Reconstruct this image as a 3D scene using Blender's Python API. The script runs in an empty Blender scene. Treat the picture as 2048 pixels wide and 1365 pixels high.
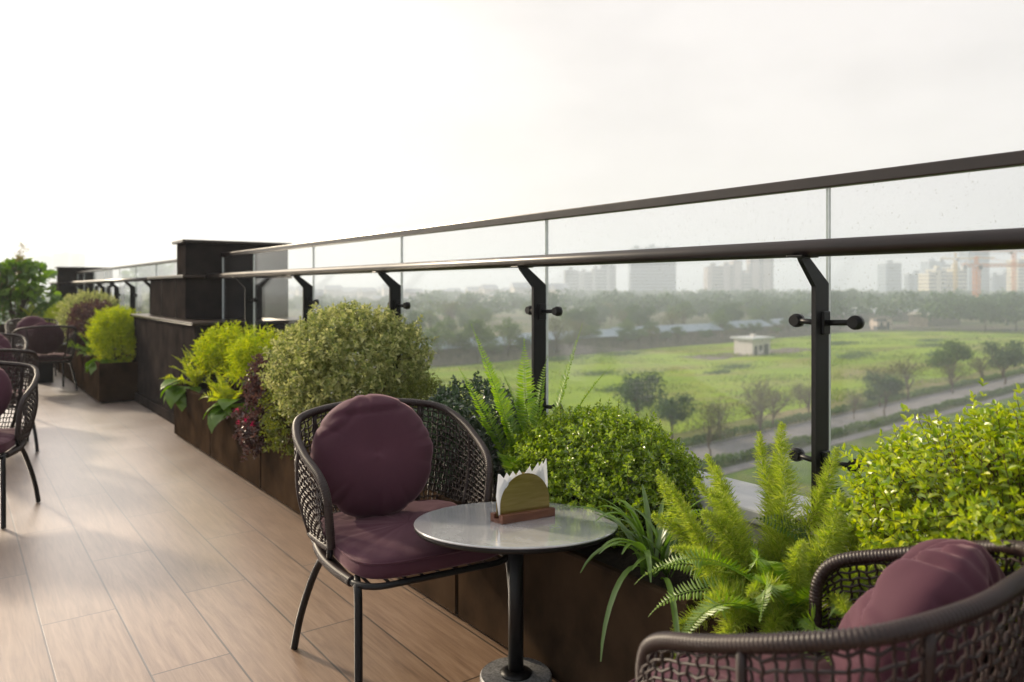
import bpy, bmesh, math, random
import numpy as np
from mathutils import Vector, Matrix

R = math.radians
sc = bpy.context.scene
col = sc.collection

# ------------------------------------------------------------------ camera
EYE = 1.25
YAW = math.atan2(1124, 1507)                 # camera looks this far to the right of +Y (the terrace runs along +Y)
cam_d = bpy.data.cameras.new("camera")
cam_d.sensor_width = 36.0
cam_d.lens = 1507 / 2048 * 36.0
cam_d.shift_x = 0.0
cam_d.shift_y = -(682.5 - 577) / 2048
cam_d.clip_start = 0.05
cam_d.clip_end = 20000
cam_d.dof.use_dof = True
cam_d.dof.focus_distance = 2.4
cam_d.dof.aperture_fstop = 2.8
cam = bpy.data.objects.new("camera", cam_d)
col.objects.link(cam)
cam.location = (0, 0, EYE)
cam.rotation_euler = (R(90), 0, -YAW)
sc.camera = cam

# ------------------------------------------------------------------ sky and sun
SUN_EL, SUN_AZ = R(22), R(-17)               # azimuth from +Y, negative = towards -X
sun_dir = Vector((math.sin(SUN_AZ) * math.cos(SUN_EL), math.cos(SUN_AZ) * math.cos(SUN_EL), math.sin(SUN_EL)))
world = bpy.data.worlds.new("World")
sc.world = world
world.use_nodes = True
wt = world.node_tree
wt.nodes.clear()
W = wt.nodes.new
wout = W("ShaderNodeOutputWorld")
wbg = W("ShaderNodeBackground")
wbg.inputs["Strength"].default_value = 0.1
sky = W("ShaderNodeTexSky")
sky.sky_type = 'NISHITA'
sky.sun_disc = False
sky.sun_elevation = SUN_EL
sky.sun_rotation = SUN_AZ
sky.dust_density = 4.0
sky.air_density = 1.2
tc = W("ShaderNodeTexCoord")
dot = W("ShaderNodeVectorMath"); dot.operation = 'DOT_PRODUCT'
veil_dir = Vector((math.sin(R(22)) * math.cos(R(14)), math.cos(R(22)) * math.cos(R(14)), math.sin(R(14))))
dot.inputs[1].default_value = veil_dir       # centre of the cloud veil, over the part of the horizon in view
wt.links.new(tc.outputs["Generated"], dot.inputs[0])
ramp = W("ShaderNodeValToRGB")               # veil by angle from its centre; levels out of view set as fill light
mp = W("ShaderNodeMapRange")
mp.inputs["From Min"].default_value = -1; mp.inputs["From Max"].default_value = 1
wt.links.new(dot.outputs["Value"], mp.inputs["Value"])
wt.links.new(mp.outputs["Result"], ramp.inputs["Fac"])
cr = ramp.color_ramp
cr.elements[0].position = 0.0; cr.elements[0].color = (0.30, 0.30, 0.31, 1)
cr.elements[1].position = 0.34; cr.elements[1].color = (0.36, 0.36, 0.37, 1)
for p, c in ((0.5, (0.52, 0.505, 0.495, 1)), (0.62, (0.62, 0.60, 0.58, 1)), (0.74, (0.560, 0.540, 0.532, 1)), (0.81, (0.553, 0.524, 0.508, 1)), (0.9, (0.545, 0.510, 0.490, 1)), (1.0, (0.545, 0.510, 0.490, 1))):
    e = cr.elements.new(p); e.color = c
# bright aureole of the veiled sun
dot2 = W("ShaderNodeVectorMath"); dot2.operation = 'DOT_PRODUCT'; dot2.inputs[1].default_value = sun_dir
wt.links.new(tc.outputs["Generated"], dot2.inputs[0])
au = W("ShaderNodeMapRange"); au.inputs["From Min"].default_value = 0.45; au.inputs["From Max"].default_value = 1.0
wt.links.new(dot2.outputs["Value"], au.inputs["Value"])
aup = W("ShaderNodeMath"); aup.operation = 'POWER'; aup.inputs[1].default_value = 2.6
wt.links.new(au.outputs["Result"], aup.inputs[0])
aus = W("ShaderNodeVectorMath"); aus.operation = 'SCALE'; aus.inputs[0].default_value = (6.2, 5.4, 4.6)
wt.links.new(aup.outputs[0], aus.inputs["Scale"])
nz = W("ShaderNodeTexNoise"); nz.inputs["Scale"].default_value = 3.4; nz.inputs["Detail"].default_value = 5
nm = W("ShaderNodeMapping"); nm.inputs["Scale"].default_value = (1, 1, 2.6)
wt.links.new(tc.outputs["Generated"], nm.inputs["Vector"]); wt.links.new(nm.outputs["Vector"], nz.inputs["Vector"])
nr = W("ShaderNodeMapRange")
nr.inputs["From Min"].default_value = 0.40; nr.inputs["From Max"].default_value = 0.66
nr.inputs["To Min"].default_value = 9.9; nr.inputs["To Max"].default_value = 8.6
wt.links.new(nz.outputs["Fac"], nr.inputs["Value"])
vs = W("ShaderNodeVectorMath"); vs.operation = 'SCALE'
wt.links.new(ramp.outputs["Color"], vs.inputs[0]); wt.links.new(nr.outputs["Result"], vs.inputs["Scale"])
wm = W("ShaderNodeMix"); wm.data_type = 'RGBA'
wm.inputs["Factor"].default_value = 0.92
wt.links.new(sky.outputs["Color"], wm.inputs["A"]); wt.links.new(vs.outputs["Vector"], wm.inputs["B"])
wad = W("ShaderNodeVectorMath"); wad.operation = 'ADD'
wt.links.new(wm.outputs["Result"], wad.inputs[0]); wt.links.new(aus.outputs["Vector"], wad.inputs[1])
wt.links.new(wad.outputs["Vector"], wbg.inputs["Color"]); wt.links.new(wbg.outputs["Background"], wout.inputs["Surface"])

sun_d = bpy.data.lights.new("sun", 'SUN')
sun_d.energy = 3.3
sun_d.angle = R(4.0)
sun_d.color = (1.0, 0.84, 0.62)
sun = bpy.data.objects.new("sun", sun_d)
col.objects.link(sun)
sun.rotation_euler = (-sun_dir).to_track_quat('-Z', 'Y').to_euler()
sun.location = sun_dir * 50

sc.view_settings.view_transform = 'Standard'
sc.view_settings.look = 'None'
sc.view_settings.exposure = 0.92
sc.view_settings.gamma = 1.0
sc.render.engine = 'CYCLES'
cy = sc.cycles
cy.use_denoising = True
cy.max_bounces = 8; cy.diffuse_bounces = 3; cy.glossy_bounces = 3; cy.transmission_bounces = 4
cy.transparent_max_bounces = 24; cy.volume_bounces = 2
cy.sample_clamp_indirect = 6.0
cy.use_adaptive_sampling = True
cy.adaptive_threshold = 0.015

# ------------------------------------------------------------------ materials
def newmat(name):
    m = bpy.data.materials.new(name)
    m.use_nodes = True
    nt = m.node_tree
    nt.nodes.clear()
    out = nt.nodes.new("ShaderNodeOutputMaterial")
    return m, nt, out

def noise(nt, scale, detail=4, vec=None, rough=0.55, dist=0.0):
    n = nt.nodes.new("ShaderNodeTexNoise")
    n.inputs["Scale"].default_value = scale; n.inputs["Detail"].default_value = detail
    n.inputs["Roughness"].default_value = rough; n.inputs["Distortion"].default_value = dist
    if vec is not None: nt.links.new(vec, n.inputs["Vector"])
    return n

def coords(nt, kind="Object", scale=(1, 1, 1), rot=(0, 0, 0), loc=(0, 0, 0)):
    t = nt.nodes.new("ShaderNodeTexCoord")
    m = nt.nodes.new("ShaderNodeMapping")
    m.inputs["Scale"].default_value = scale; m.inputs["Rotation"].default_value = rot; m.inputs["Location"].default_value = loc
    nt.links.new(t.outputs[kind], m.inputs["Vector"])
    return m.outputs["Vector"]

def worldpos(nt, scale=(1, 1, 1), loc=(0, 0, 0), rot=(0, 0, 0)):
    g = nt.nodes.new("ShaderNodeNewGeometry")
    m = nt.nodes.new("ShaderNodeMapping")
    m.inputs["Scale"].default_value = scale; m.inputs["Location"].default_value = loc; m.inputs["Rotation"].default_value = rot
    nt.links.new(g.outputs["Position"], m.inputs["Vector"])
    return m.outputs["Vector"]

def cramp(nt, fac, stops):
    r = nt.nodes.new("ShaderNodeValToRGB")
    el = r.color_ramp.elements
    while len(el) > 1: el.remove(el[-1])
    el[0].position = stops[0][0]; el[0].color = (*stops[0][1], 1)
    for p, c in stops[1:]:
        e = el.new(p); e.color = (*c, 1)
    nt.links.new(fac, r.inputs["Fac"])
    return r

def bump(nt, h, strength=0.3, dist=0.01):
    b = nt.nodes.new("ShaderNodeBump")
    b.inputs["Strength"].default_value = strength; b.inputs["Distance"].default_value = dist
    nt.links.new(h, b.inputs["Height"])
    return b

def pbsdf(nt, out, rough=0.5, metal=0.0, spec=0.5, base=(0.5, 0.5, 0.5)):
    p = nt.nodes.new("ShaderNodeBsdfPrincipled")
    p.inputs["Base Color"].default_value = (*base, 1)
    p.inputs["Roughness"].default_value = rough; p.inputs["Metallic"].default_value = metal
    p.inputs["Specular IOR Level"].default_value = spec
    nt.links.new(p.outputs["BSDF"], out.inputs["Surface"])
    return p

def mat_mottled(name, c0, c1, scale, rough=(0.4, 0.5), metal=0.0, spec=0.5, bmp=0.1, bdist=0.004, vscale=(1, 1, 1), detail=6, kind="world"):
    m, nt, out = newmat(name)
    v = worldpos(nt, vscale) if kind == "world" else coords(nt, "Object", vscale)
    n = noise(nt, scale, detail, v)
    p = pbsdf(nt, out, rough[0], metal, spec)
    r = cramp(nt, n.outputs["Fac"], ((0.3, c0), (0.7, c1)))
    nt.links.new(r.outputs["Color"], p.inputs["Base Color"])
    mr = nt.nodes.new("ShaderNodeMapRange")
    mr.inputs["To Min"].default_value = rough[0]; mr.inputs["To Max"].default_value = rough[1]
    nt.links.new(n.outputs["Fac"], mr.inputs["Value"]); nt.links.new(mr.outputs["Result"], p.inputs["Roughness"])
    if bmp:
        n2 = noise(nt, scale * 6, 4, v)
        b = bump(nt, n2.outputs["Fac"], bmp, bdist)
        nt.links.new(b.outputs["Normal"], p.inputs["Normal"])
    return m

def mat_leaf(name, cols, transl=0.35, rough=0.4, gloss=0.06, tcol=None):
    """cols: leaf colours picked at random per leaf; thin leaf = diffuse + translucent + a waxy sheen."""
    m, nt, out = newmat(name)
    g = nt.nodes.new("ShaderNodeNewGeometry")
    n = len(cols)
    r = cramp(nt, g.outputs["Random Per Island"], [(i / (n - 1) if n > 1 else 0, c) for i, c in enumerate(cols)])
    d = nt.nodes.new("ShaderNodeBsdfDiffuse"); t = nt.nodes.new("ShaderNodeBsdfTranslucent")
    nt.links.new(r.outputs["Color"], d.inputs["Color"])
    hs = nt.nodes.new("ShaderNodeHueSaturation")
    hs.inputs["Saturation"].default_value = 1.12; hs.inputs["Value"].default_value = 1.5 if max(cols[-1]) < 0.6 else 1.0
    nt.links.new(r.outputs["Color"], hs.inputs["Color"]); nt.links.new(hs.outputs["Color"], t.inputs["Color"])
    mx = nt.nodes.new("ShaderNodeMixShader"); mx.inputs["Fac"].default_value = transl
    nt.links.new(d.outputs[0], mx.inputs[1]); nt.links.new(t.outputs[0], mx.inputs[2])
    gl = nt.nodes.new("ShaderNodeBsdfGlossy"); gl.inputs["Roughness"].default_value = rough
    gl.inputs["Color"].default_value = (1, 1, 1, 1)
    m2 = nt.nodes.new("ShaderNodeMixShader"); m2.inputs["Fac"].default_value = gloss
    nt.links.new(mx.outputs[0], m2.inputs[1]); nt.links.new(gl.outputs[0], m2.inputs[2])
    nt.links.new(m2.outputs[0], out.inputs["Surface"])
    return m

def schlick(nt, f0, f1, power):
    """reflectance of a thin surface, the same from both sides"""
    g = nt.nodes.new("ShaderNodeNewGeometry")
    d = nt.nodes.new("ShaderNodeVectorMath"); d.operation = 'DOT_PRODUCT'
    nt.links.new(g.outputs["Incoming"], d.inputs[0]); nt.links.new(g.outputs["Normal"], d.inputs[1])
    a = nt.nodes.new("ShaderNodeMath"); a.operation = 'ABSOLUTE'; nt.links.new(d.outputs["Value"], a.inputs[0])
    b = nt.nodes.new("ShaderNodeMath"); b.operation = 'SUBTRACT'; b.inputs[0].default_value = 1.0; nt.links.new(a.outputs[0], b.inputs[1])
    c = nt.nodes.new("ShaderNodeMath"); c.operation = 'POWER'; c.inputs[1].default_value = power; nt.links.new(b.outputs[0], c.inputs[0])
    e = nt.nodes.new("ShaderNodeMath"); e.operation = 'MULTIPLY_ADD'; e.inputs[1].default_value = f1 - f0; e.inputs[2].default_value = f0
    nt.links.new(c.outputs[0], e.inputs[0])
    return e

M = {}
# wood-look plank tiles of the terrace floor
def mat_floor():
    m, nt, out = newmat("wood_look_tile")
    g = nt.nodes.new("ShaderNodeNewGeometry")
    sp = nt.nodes.new("ShaderNodeSeparateXYZ"); nt.links.new(g.outputs["Position"], sp.inputs[0])
    cb = nt.nodes.new("ShaderNodeCombineXYZ")
    ax = nt.nodes.new("ShaderNodeMath"); ax.operation = 'ADD'; ax.inputs[1].default_value = 12.7 - 0.74
    ay = nt.nodes.new("ShaderNodeMath"); ay.operation = 'ADD'; ay.inputs[1].default_value = 9.98
    nt.links.new(sp.outputs["Y"], ax.inputs[0]); nt.links.new(sp.outputs["X"], ay.inputs[0])
    nt.links.new(ax.outputs[0], cb.inputs["X"]); nt.links.new(ay.outputs[0], cb.inputs["Y"])
    bk = nt.nodes.new("ShaderNodeTexBrick")
    bk.offset = 0.5; bk.squash = 1.0
    bk.inputs["Scale"].default_value = 1.0; bk.inputs["Brick Width"].default_value = 1.27; bk.inputs["Row Height"].default_value = 0.25
    bk.inputs["Mortar Size"].default_value = 0.0034; bk.inputs["Mortar Smooth"].default_value = 0.1
    bk.inputs["Color1"].default_value = (0.1, 0.1, 0.1, 1); bk.inputs["Color2"].default_value = (0.9, 0.9, 0.9, 1); bk.inputs["Mortar"].default_value = (0.5, 0.5, 0.5, 1)
    nt.links.new(cb.outputs[0], bk.inputs["Vector"])
    # grain runs along the plank; each plank is offset by its own tone
    off = nt.nodes.new("ShaderNodeVectorMath"); off.operation = 'SCALE'; off.inputs["Scale"].default_value = 7.3
    nt.links.new(bk.outputs["Color"], off.inputs[0])
    ad = nt.nodes.new("ShaderNodeVectorMath"); ad.operation = 'ADD'
    nt.links.new(cb.outputs[0], ad.inputs[0]); nt.links.new(off.outputs[0], ad.inputs[1])
    mpn = nt.nodes.new("ShaderNodeMapping"); mpn.inputs["Scale"].default_value = (0.9, 11, 1)
    nt.links.new(ad.outputs[0], mpn.inputs["Vector"])
    gr = noise(nt, 2.6, 6, mpn.outputs["Vector"], 0.62, 1.4)
    mp2 = nt.nodes.new("ShaderNodeMapping"); mp2.inputs["Scale"].default_value = (3, 60, 1)
    nt.links.new(ad.outputs[0], mp2.inputs["Vector"])
    fine = noise(nt, 2.0, 4, mp2.outputs["Vector"], 0.6, 0.3)
    mg = nt.nodes.new("ShaderNodeMix"); mg.data_type = 'FLOAT'; mg.inputs["Factor"].default_value = 0.35
    nt.links.new(gr.outputs["Fac"], mg.inputs["A"]); nt.links.new(fine.outputs["Fac"], mg.inputs["B"])
    c = cramp(nt, mg.outputs["Result"], ((0.33, (0.150, 0.088, 0.054)), (0.5, (0.245, 0.157, 0.100)), (0.66, (0.325, 0.220, 0.148))))
    # tone from plank to plank
    tone = nt.nodes.new("ShaderNodeMapRange"); tone.inputs["To Min"].default_value = 0.86; tone.inputs["To Max"].default_value = 1.12
    nt.links.new(bk.outputs["Color"], tone.inputs["Value"])
    mul = nt.nodes.new("ShaderNodeVectorMath"); mul.operation = 'SCALE'
    nt.links.new(c.outputs["Color"], mul.inputs[0]); nt.links.new(tone.outputs["Result"], mul.inputs["Scale"])
    mo = nt.nodes.new("ShaderNodeMix"); mo.data_type = 'RGBA'
    nt.links.new(bk.outputs["Fac"], mo.inputs["Factor"]); nt.links.new(mul.outputs["Vector"], mo.inputs["A"])
    mo.inputs["B"].default_value = (0.055, 0.036, 0.024, 1)
    p = pbsdf(nt, out, 0.33, 0, 0.25)
    nt.links.new(mo.outputs["Result"], p.inputs["Base Color"])
    smu = noise(nt, 1.7, 5, g.outputs["Position"], 0.6)
    rr = nt.nodes.new("ShaderNodeMapRange"); rr.inputs["To Min"].default_value = 0.30; rr.inputs["To Max"].default_value = 0.44
    nt.links.new(smu.outputs["Fac"], rr.inputs["Value"]); nt.links.new(rr.outputs["Result"], p.inputs["Roughness"])
    hh = nt.nodes.new("ShaderNodeMath"); hh.operation = 'MULTIPLY_ADD'; hh.inputs[1].default_value = -1.6
    nt.links.new(bk.outputs["Fac"], hh.inputs[0]); nt.links.new(mg.outputs["Result"], hh.inputs[2])
    b = bump(nt, hh.outputs[0], 0.22, 0.0016)
    nt.links.new(b.outputs["Normal"], p.inputs["Normal"])
    gl = nt.nodes.new("ShaderNodeBsdfGlossy"); nt.links.new(rr.outputs["Result"], gl.inputs["Roughness"]); nt.links.new(b.outputs["Normal"], gl.inputs["Normal"])
    gl.inputs["Color"].default_value = (0.97, 0.97, 1.0, 1)
    fr = schlick(nt, 0.008, 0.92, 3.4); mx = nt.nodes.new("ShaderNodeMixShader")   # satin glaze of the tile
    nt.links.new(fr.outputs[0], mx.inputs["Fac"]); nt.links.new(p.outputs[0], mx.inputs[1]); nt.links.new(gl.outputs[0], mx.inputs[2])
    nt.links.new(mx.outputs[0], out.inputs["Surface"])
    return m
M['floor'] = mat_floor()
M['planter'] = mat_mottled("bronze_stone", (0.017, 0.0112, 0.0078), (0.060, 0.038, 0.023), 5.0, (0.5, 0.65), 0, 0.0, 0.2, 0.003, (1.0, 1.0, 0.8))
M['granite'] = mat_mottled("dark_granite", (0.018, 0.016, 0.0162), (0.040, 0.033, 0.030), 5.0, (0.5, 0.62), 0, 0.0, 0.2, 0.002, (1.0, 1.0, 1.0))
M['ledge'] = mat_mottled("polished_ledge", (0.02, 0.014, 0.013), (0.05, 0.034, 0.026), 5.0, (0.28, 0.4), 0, 0.4, 0.05, 0.002)
M['coping'] = mat_mottled("pale_coping", (0.38, 0.39, 0.40), (0.50, 0.50, 0.49), 8, (0.4, 0.55), 0, 0.5, 0.05, 0.002)
M['concrete'] = mat_mottled("render_wall", (0.30, 0.29, 0.28), (0.40, 0.39, 0.37), 2, (0.8, 0.9), 0, 0.3, 0.1)
M['soil'] = mat_mottled("potting_soil", (0.012, 0.009, 0.007), (0.04, 0.028, 0.02), 60, (0.9, 1.0), 0, 0.2, 0.8, 0.01)
M['steel'] = mat_mottled("black_steel", (0.003, 0.003, 0.0035), (0.006, 0.006, 0.007), 14, (0.34, 0.46), 0, 0.3, 0.03, 0.0006)
M['rail'] = mat_mottled("dark_brown_rail", (0.009, 0.0055, 0.0055), (0.016, 0.0095, 0.0088), 9, (0.26, 0.36), 0, 0.5, 0.03, 0.0008)
M['chair_metal'] = mat_mottled("black_chair_leg", (0.004, 0.004, 0.005), (0.008, 0.008, 0.009), 20, (0.34, 0.45), 0, 0.3, 0.02, 0.0005, kind="obj")
M['rattan'] = mat_mottled("brown_rattan", (0.013, 0.006, 0.006), (0.026, 0.013, 0.012), 30, (0.38, 0.52), 0, 0.45, 0.05, 0.0008, kind="obj")
M['brass'] = mat_mottled("brushed_brass", (0.30, 0.22, 0.085), (0.42, 0.31, 0.14), 12, (0.28, 0.42), 1.0, 0.5, 0.05, 0.0004, (1, 8, 8), kind="obj")
M['walnut'] = mat_mottled("walnut_block", (0.085, 0.026, 0.014), (0.16, 0.058, 0.030), 9, (0.4, 0.5), 0, 0.45, 0.05, 0.0005, (1, 6, 6), kind="obj")
M['paper'] = mat_leaf("white_paper", [(0.82, 0.83, 0.85), (0.86, 0.86, 0.88)], 0.4, 0.6, 0.01)
M['terrazzo'] = mat_mottled("terrazzo_base", (0.08, 0.08, 0.085), (0.30, 0.30, 0.30), 130, (0.3, 0.45), 0, 0.5, 0.05, 0.0005, kind="obj")
M['bark'] = mat_mottled("bark", (0.06, 0.042, 0.028), (0.13, 0.095, 0.065), 12, (0.8, 0.95), 0, 0.2, 0.3, 0.01)
M['twig'] = mat_mottled("green_brown_stem", (0.05, 0.035, 0.018), (0.11, 0.075, 0.035), 30, (0.6, 0.8), 0, 0.3, 0.1, 0.002)

def mat_fabric():
    m, nt, out = newmat("plum_canvas")
    v = coords(nt)
    n = noise(nt, 5, 5, v)
    p = pbsdf(nt, out, 0.78, 0, 0.25)
    r = cramp(nt, n.outputs["Fac"], ((0.3, (0.054, 0.016, 0.029)), (0.7, (0.074, 0.024, 0.039))))
    nt.links.new(r.outputs["Color"], p.inputs["Base Color"])
    p.inputs["Sheen Weight"].default_value = 0.25
    p.inputs["Sheen Roughness"].default_value = 0.4
    p.inputs["Sheen Tint"].default_value = (0.9, 0.6, 0.65, 1)
    wv = noise(nt, 420, 2, v)
    n3 = noise(nt, 11, 3, v)
    s = nt.nodes.new("ShaderNodeMath"); s.operation = 'MULTIPLY_ADD'; s.inputs[1].default_value = 0.06
    nt.links.new(wv.outputs["Fac"], s.inputs[0]); nt.links.new(n3.outputs["Fac"], s.inputs[2])
    b = bump(nt, s.outputs[0], 0.35, 0.006)
    nt.links.new(b.outputs["Normal"], p.inputs["Normal"])
    return m
M['fabric'] = mat_fabric()

def mat_marble():
    m, nt, out = newmat("polished_grey_marble")
    v = worldpos(nt)
    n = noise(nt, 4.5, 8, v, 0.65, 1.6)
    p = pbsdf(nt, out, 0.04, 0, 0.85)
    r = cramp(nt, n.outputs["Fac"], ((0.3, (0.40, 0.415, 0.44)), (0.52, (0.50, 0.515, 0.54)), (0.6, (0.57, 0.585, 0.61)), (0.75, (0.52, 0.535, 0.56))))
    nt.links.new(r.outputs["Color"], p.inputs["Base Color"])
    n2 = noise(nt, 9, 6, v, 0.7, 0.6)
    rr = cramp(nt, n2.outputs["Fac"], ((0.40, (0.12, 0.12, 0.12)), (0.80, (0.16, 0.16, 0.16))))
    nt.links.new(rr.outputs["Color"], p.inputs["Roughness"])
    gl = nt.nodes.new("ShaderNodeBsdfGlossy"); gl.inputs["Color"].default_value = (0.93, 0.95, 0.97, 1)
    nt.links.new(rr.outputs["Color"], gl.inputs["Roughness"])
    mx = nt.nodes.new("ShaderNodeMixShader"); fr = schlick(nt, 0.08, 0.75, 2.2)   # glass-like lacquer over the stone
    nt.links.new(fr.outputs[0], mx.inputs["Fac"]); nt.links.new(p.outputs[0], mx.inputs[1]); nt.links.new(gl.outputs[0], mx.inputs[2])
    nt.links.new(mx.outputs[0], out.inputs["Surface"])
    return m
M['marble'] = mat_marble()

def mat_glass():
    m, nt, out = newmat("clear_railing_glass")
    tr = nt.nodes.new("ShaderNodeBsdfTransparent"); tr.inputs["Color"].default_value = (0.966, 0.972, 0.982, 1)
    gl = nt.nodes.new("ShaderNodeBsdfGlossy"); gl.inputs["Roughness"].default_value = 0.01
    fr = schlick(nt, 0.03, 0.8, 5)
    mx = nt.nodes.new("ShaderNodeMixShader")
    nt.links.new(fr.outputs[0], mx.inputs["Fac"]); nt.links.new(tr.outputs[0], mx.inputs[1]); nt.links.new(gl.outputs[0], mx.inputs[2])
    # dried dust and water spots on the pane
    v = worldpos(nt)
    n = noise(nt, 120, 2, v); n2 = noise(nt, 1.6, 4, v)
    a = cramp(nt, n.outputs["Fac"], ((0.66, (0, 0, 0)), (0.8, (0.30, 0.30, 0.30))))
    b = cramp(nt, n2.outputs["Fac"], ((0.35, (0.003, 0.003, 0.003)), (0.75, (0.014, 0.014, 0.014))))
    ad = nt.nodes.new("ShaderNodeMath"); ad.operation = 'ADD'
    nt.links.new(a.outputs["Color"], ad.inputs[0]); nt.links.new(b.outputs["Color"], ad.inputs[1])
    df = nt.nodes.new("ShaderNodeBsdfTranslucent"); df.inputs["Color"].default_value = (0.7, 0.74, 0.78, 1)
    m2 = nt.nodes.new("ShaderNodeMixShader")
    nt.links.new(ad.outputs[0], m2.inputs["Fac"]); nt.links.new(mx.outputs[0], m2.inputs[1]); nt.links.new(df.outputs[0], m2.inputs[2])
    nt.links.new(m2.outputs[0], out.inputs["Surface"])
    return m
M['glass'] = mat_glass()
M['glass_edge'] = mat_mottled("polished_glass_edge", (0.62, 0.68, 0.66), (0.78, 0.82, 0.80), 30, (0.12, 0.2), 0, 0.8, 0)

M['l_varieg'] = mat_leaf("cream_edged_leaf", [(0.14, 0.19, 0.045), (0.34, 0.38, 0.12), (0.58, 0.58, 0.24), (0.18, 0.24, 0.06), (0.72, 0.70, 0.34)], 0.4, 0.4, 0.05)
M['l_box'] = mat_leaf("boxwood_leaf", [(0.08, 0.15, 0.010), (0.21, 0.32, 0.018), (0.36, 0.47, 0.03), (0.12, 0.21, 0.012), (0.48, 0.58, 0.06)], 0.32, 0.35, 0.08)
M['l_golden'] = mat_leaf("golden_leaf", [(0.20, 0.31, 0.018), (0.37, 0.47, 0.026), (0.54, 0.58, 0.04), (0.14, 0.24, 0.016), (0.44, 0.51, 0.03)], 0.42, 0.36, 0.06)
M['l_foxtail'] = mat_leaf("foxtail_needle", [(0.19, 0.28, 0.03), (0.31, 0.40, 0.05), (0.45, 0.49, 0.09), (0.24, 0.33, 0.04)], 0.48, 0.5, 0.03)
M['l_sword'] = mat_leaf("sword_fern_leaf", [(0.11, 0.22, 0.022), (0.18, 0.30, 0.03), (0.24, 0.35, 0.04)], 0.45, 0.4, 0.05)
M['l_dark'] = mat_leaf("dark_ivy_leaf", [(0.014, 0.036, 0.014), (0.03, 0.062, 0.024), (0.05, 0.09, 0.04)], 0.2, 0.28, 0.1)
M['l_olive'] = mat_leaf("olive_leaf", [(0.06, 0.085, 0.012), (0.11, 0.13, 0.018), (0.15, 0.16, 0.024)], 0.35, 0.45, 0.04)
M['l_strap'] = mat_leaf("strap_leaf", [(0.05, 0.11, 0.018), (0.09, 0.17, 0.026), (0.14, 0.22, 0.04)], 0.35, 0.35, 0.05)
M['l_red'] = mat_leaf("burgundy_leaf", [(0.040, 0.018, 0.020), (0.080, 0.034, 0.032), (0.115, 0.055, 0.042), (0.055, 0.028, 0.030)], 0.3, 0.35, 0.07)
M['l_pink'] = mat_leaf("pink_petal", [(0.5, 0.03, 0.12), (0.65, 0.06, 0.18)], 0.4, 0.5, 0.02)
M['l_bamboo'] = mat_leaf("lime_leaf", [(0.18, 0.27, 0.010), (0.36, 0.43, 0.014), (0.52, 0.54, 0.03)], 0.42, 0.42, 0.05)
M['l_broad'] = mat_leaf("broad_leaf", [(0.05, 0.12, 0.012), (0.09, 0.18, 0.016), (0.14, 0.23, 0.022)], 0.4, 0.35, 0.035)
M['l_fig'] = mat_leaf("fig_leaf", [(0.06, 0.13, 0.02), (0.11, 0.20, 0.025), (0.17, 0.27, 0.03)], 0.4, 0.3, 0.07)
M['l_dry'] = mat_leaf("dry_straw", [(0.26, 0.20, 0.10), (0.36, 0.28, 0.15)], 0.3, 0.6, 0.02)
M['t_dark'] = mat_leaf("tree_dark_leaf", [(0.027, 0.064, 0.020), (0.052, 0.108, 0.030), (0.08, 0.145, 0.038)], 0.25, 0.5, 0.03)
M['t_green'] = mat_leaf("tree_green_leaf", [(0.046, 0.096, 0.016), (0.08, 0.145, 0.022), (0.12, 0.19, 0.03)], 0.25, 0.5, 0.03)
M['t_dry'] = mat_leaf("tree_dry_leaf", [(0.095, 0.10, 0.036), (0.135, 0.13, 0.052), (0.10, 0.13, 0.045)], 0.25, 0.5, 0.02)

# ------------------------------------------------------------------ mesh helpers
class MB:
    """collects vertices and faces and links them as ONE mesh object"""
    def __init__(s): s.v = []; s.f = []; s.n = 0; s.mi = []; s.sm = []
    def add(s, verts, faces, mi=0, smooth=False):
        verts = np.asarray(verts, float).reshape(-1, 3)
        s.v.append(verts)
        for a in faces:
            a = np.asarray(a)
            if a.ndim == 1: a = a[None]
            s.f.append(a + s.n); s.mi.append(np.full(len(a), mi)); s.sm.append(np.full(len(a), smooth))
        s.n += len(verts)
    def mesh(s, name, mats):
        me = bpy.data.meshes.new(name)
        v = np.vstack(s.v)
        me.vertices.add(len(v)); me.vertices.foreach_set("co", v.astype(np.float32).ravel())
        loops = np.concatenate([a.ravel() for a in s.f]); tot = np.concatenate([np.full(len(a), a.shape[1]) for a in s.f])
        me.loops.add(len(loops)); me.loops.foreach_set("vertex_index", loops.astype(np.int32))
        me.polygons.add(len(tot))
        me.polygons.foreach_set("loop_start", np.concatenate([[0], np.cumsum(tot)[:-1]]).astype(np.int32))
        me.polygons.foreach_set("material_index", np.concatenate(s.mi).astype(np.int32))
        me.polygons.foreach_set("use_smooth", np.concatenate(s.sm))
        for m in (mats if isinstance(mats, (list, tuple)) else [mats]): me.materials.append(m)
        me.update(calc_edges=True); me.validate()
        return me
    def build(s, name, mats, parent=None):
        return link(name, s.mesh(name, mats), parent)

def link(name, me, parent=None):
    o = bpy.data.objects.new(name, me); col.objects.link(o)
    if parent is not None: o.parent = parent
    return o

def tag(o, label=None, cat=None, group=None, kind=None):
    if label: o["label"] = label
    if cat: o["category"] = cat
    if group: o["group"] = group
    if kind: o["kind"] = kind
    return o

def thing(name, label, cat, loc=(0, 0, 0), rz=0.0, group=None):
    o = bpy.data.objects.new(name, None); col.objects.link(o)
    o.location = loc; o.rotation_euler = (0, 0, rz); o.empty_display_size = 0.1
    return tag(o, label, cat, group)

def copy_tree(o, parent=None):
    c = o.copy(); col.objects.link(c); c.parent = parent
    for ch in list(o.children): copy_tree(ch, c)
    return c

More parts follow.
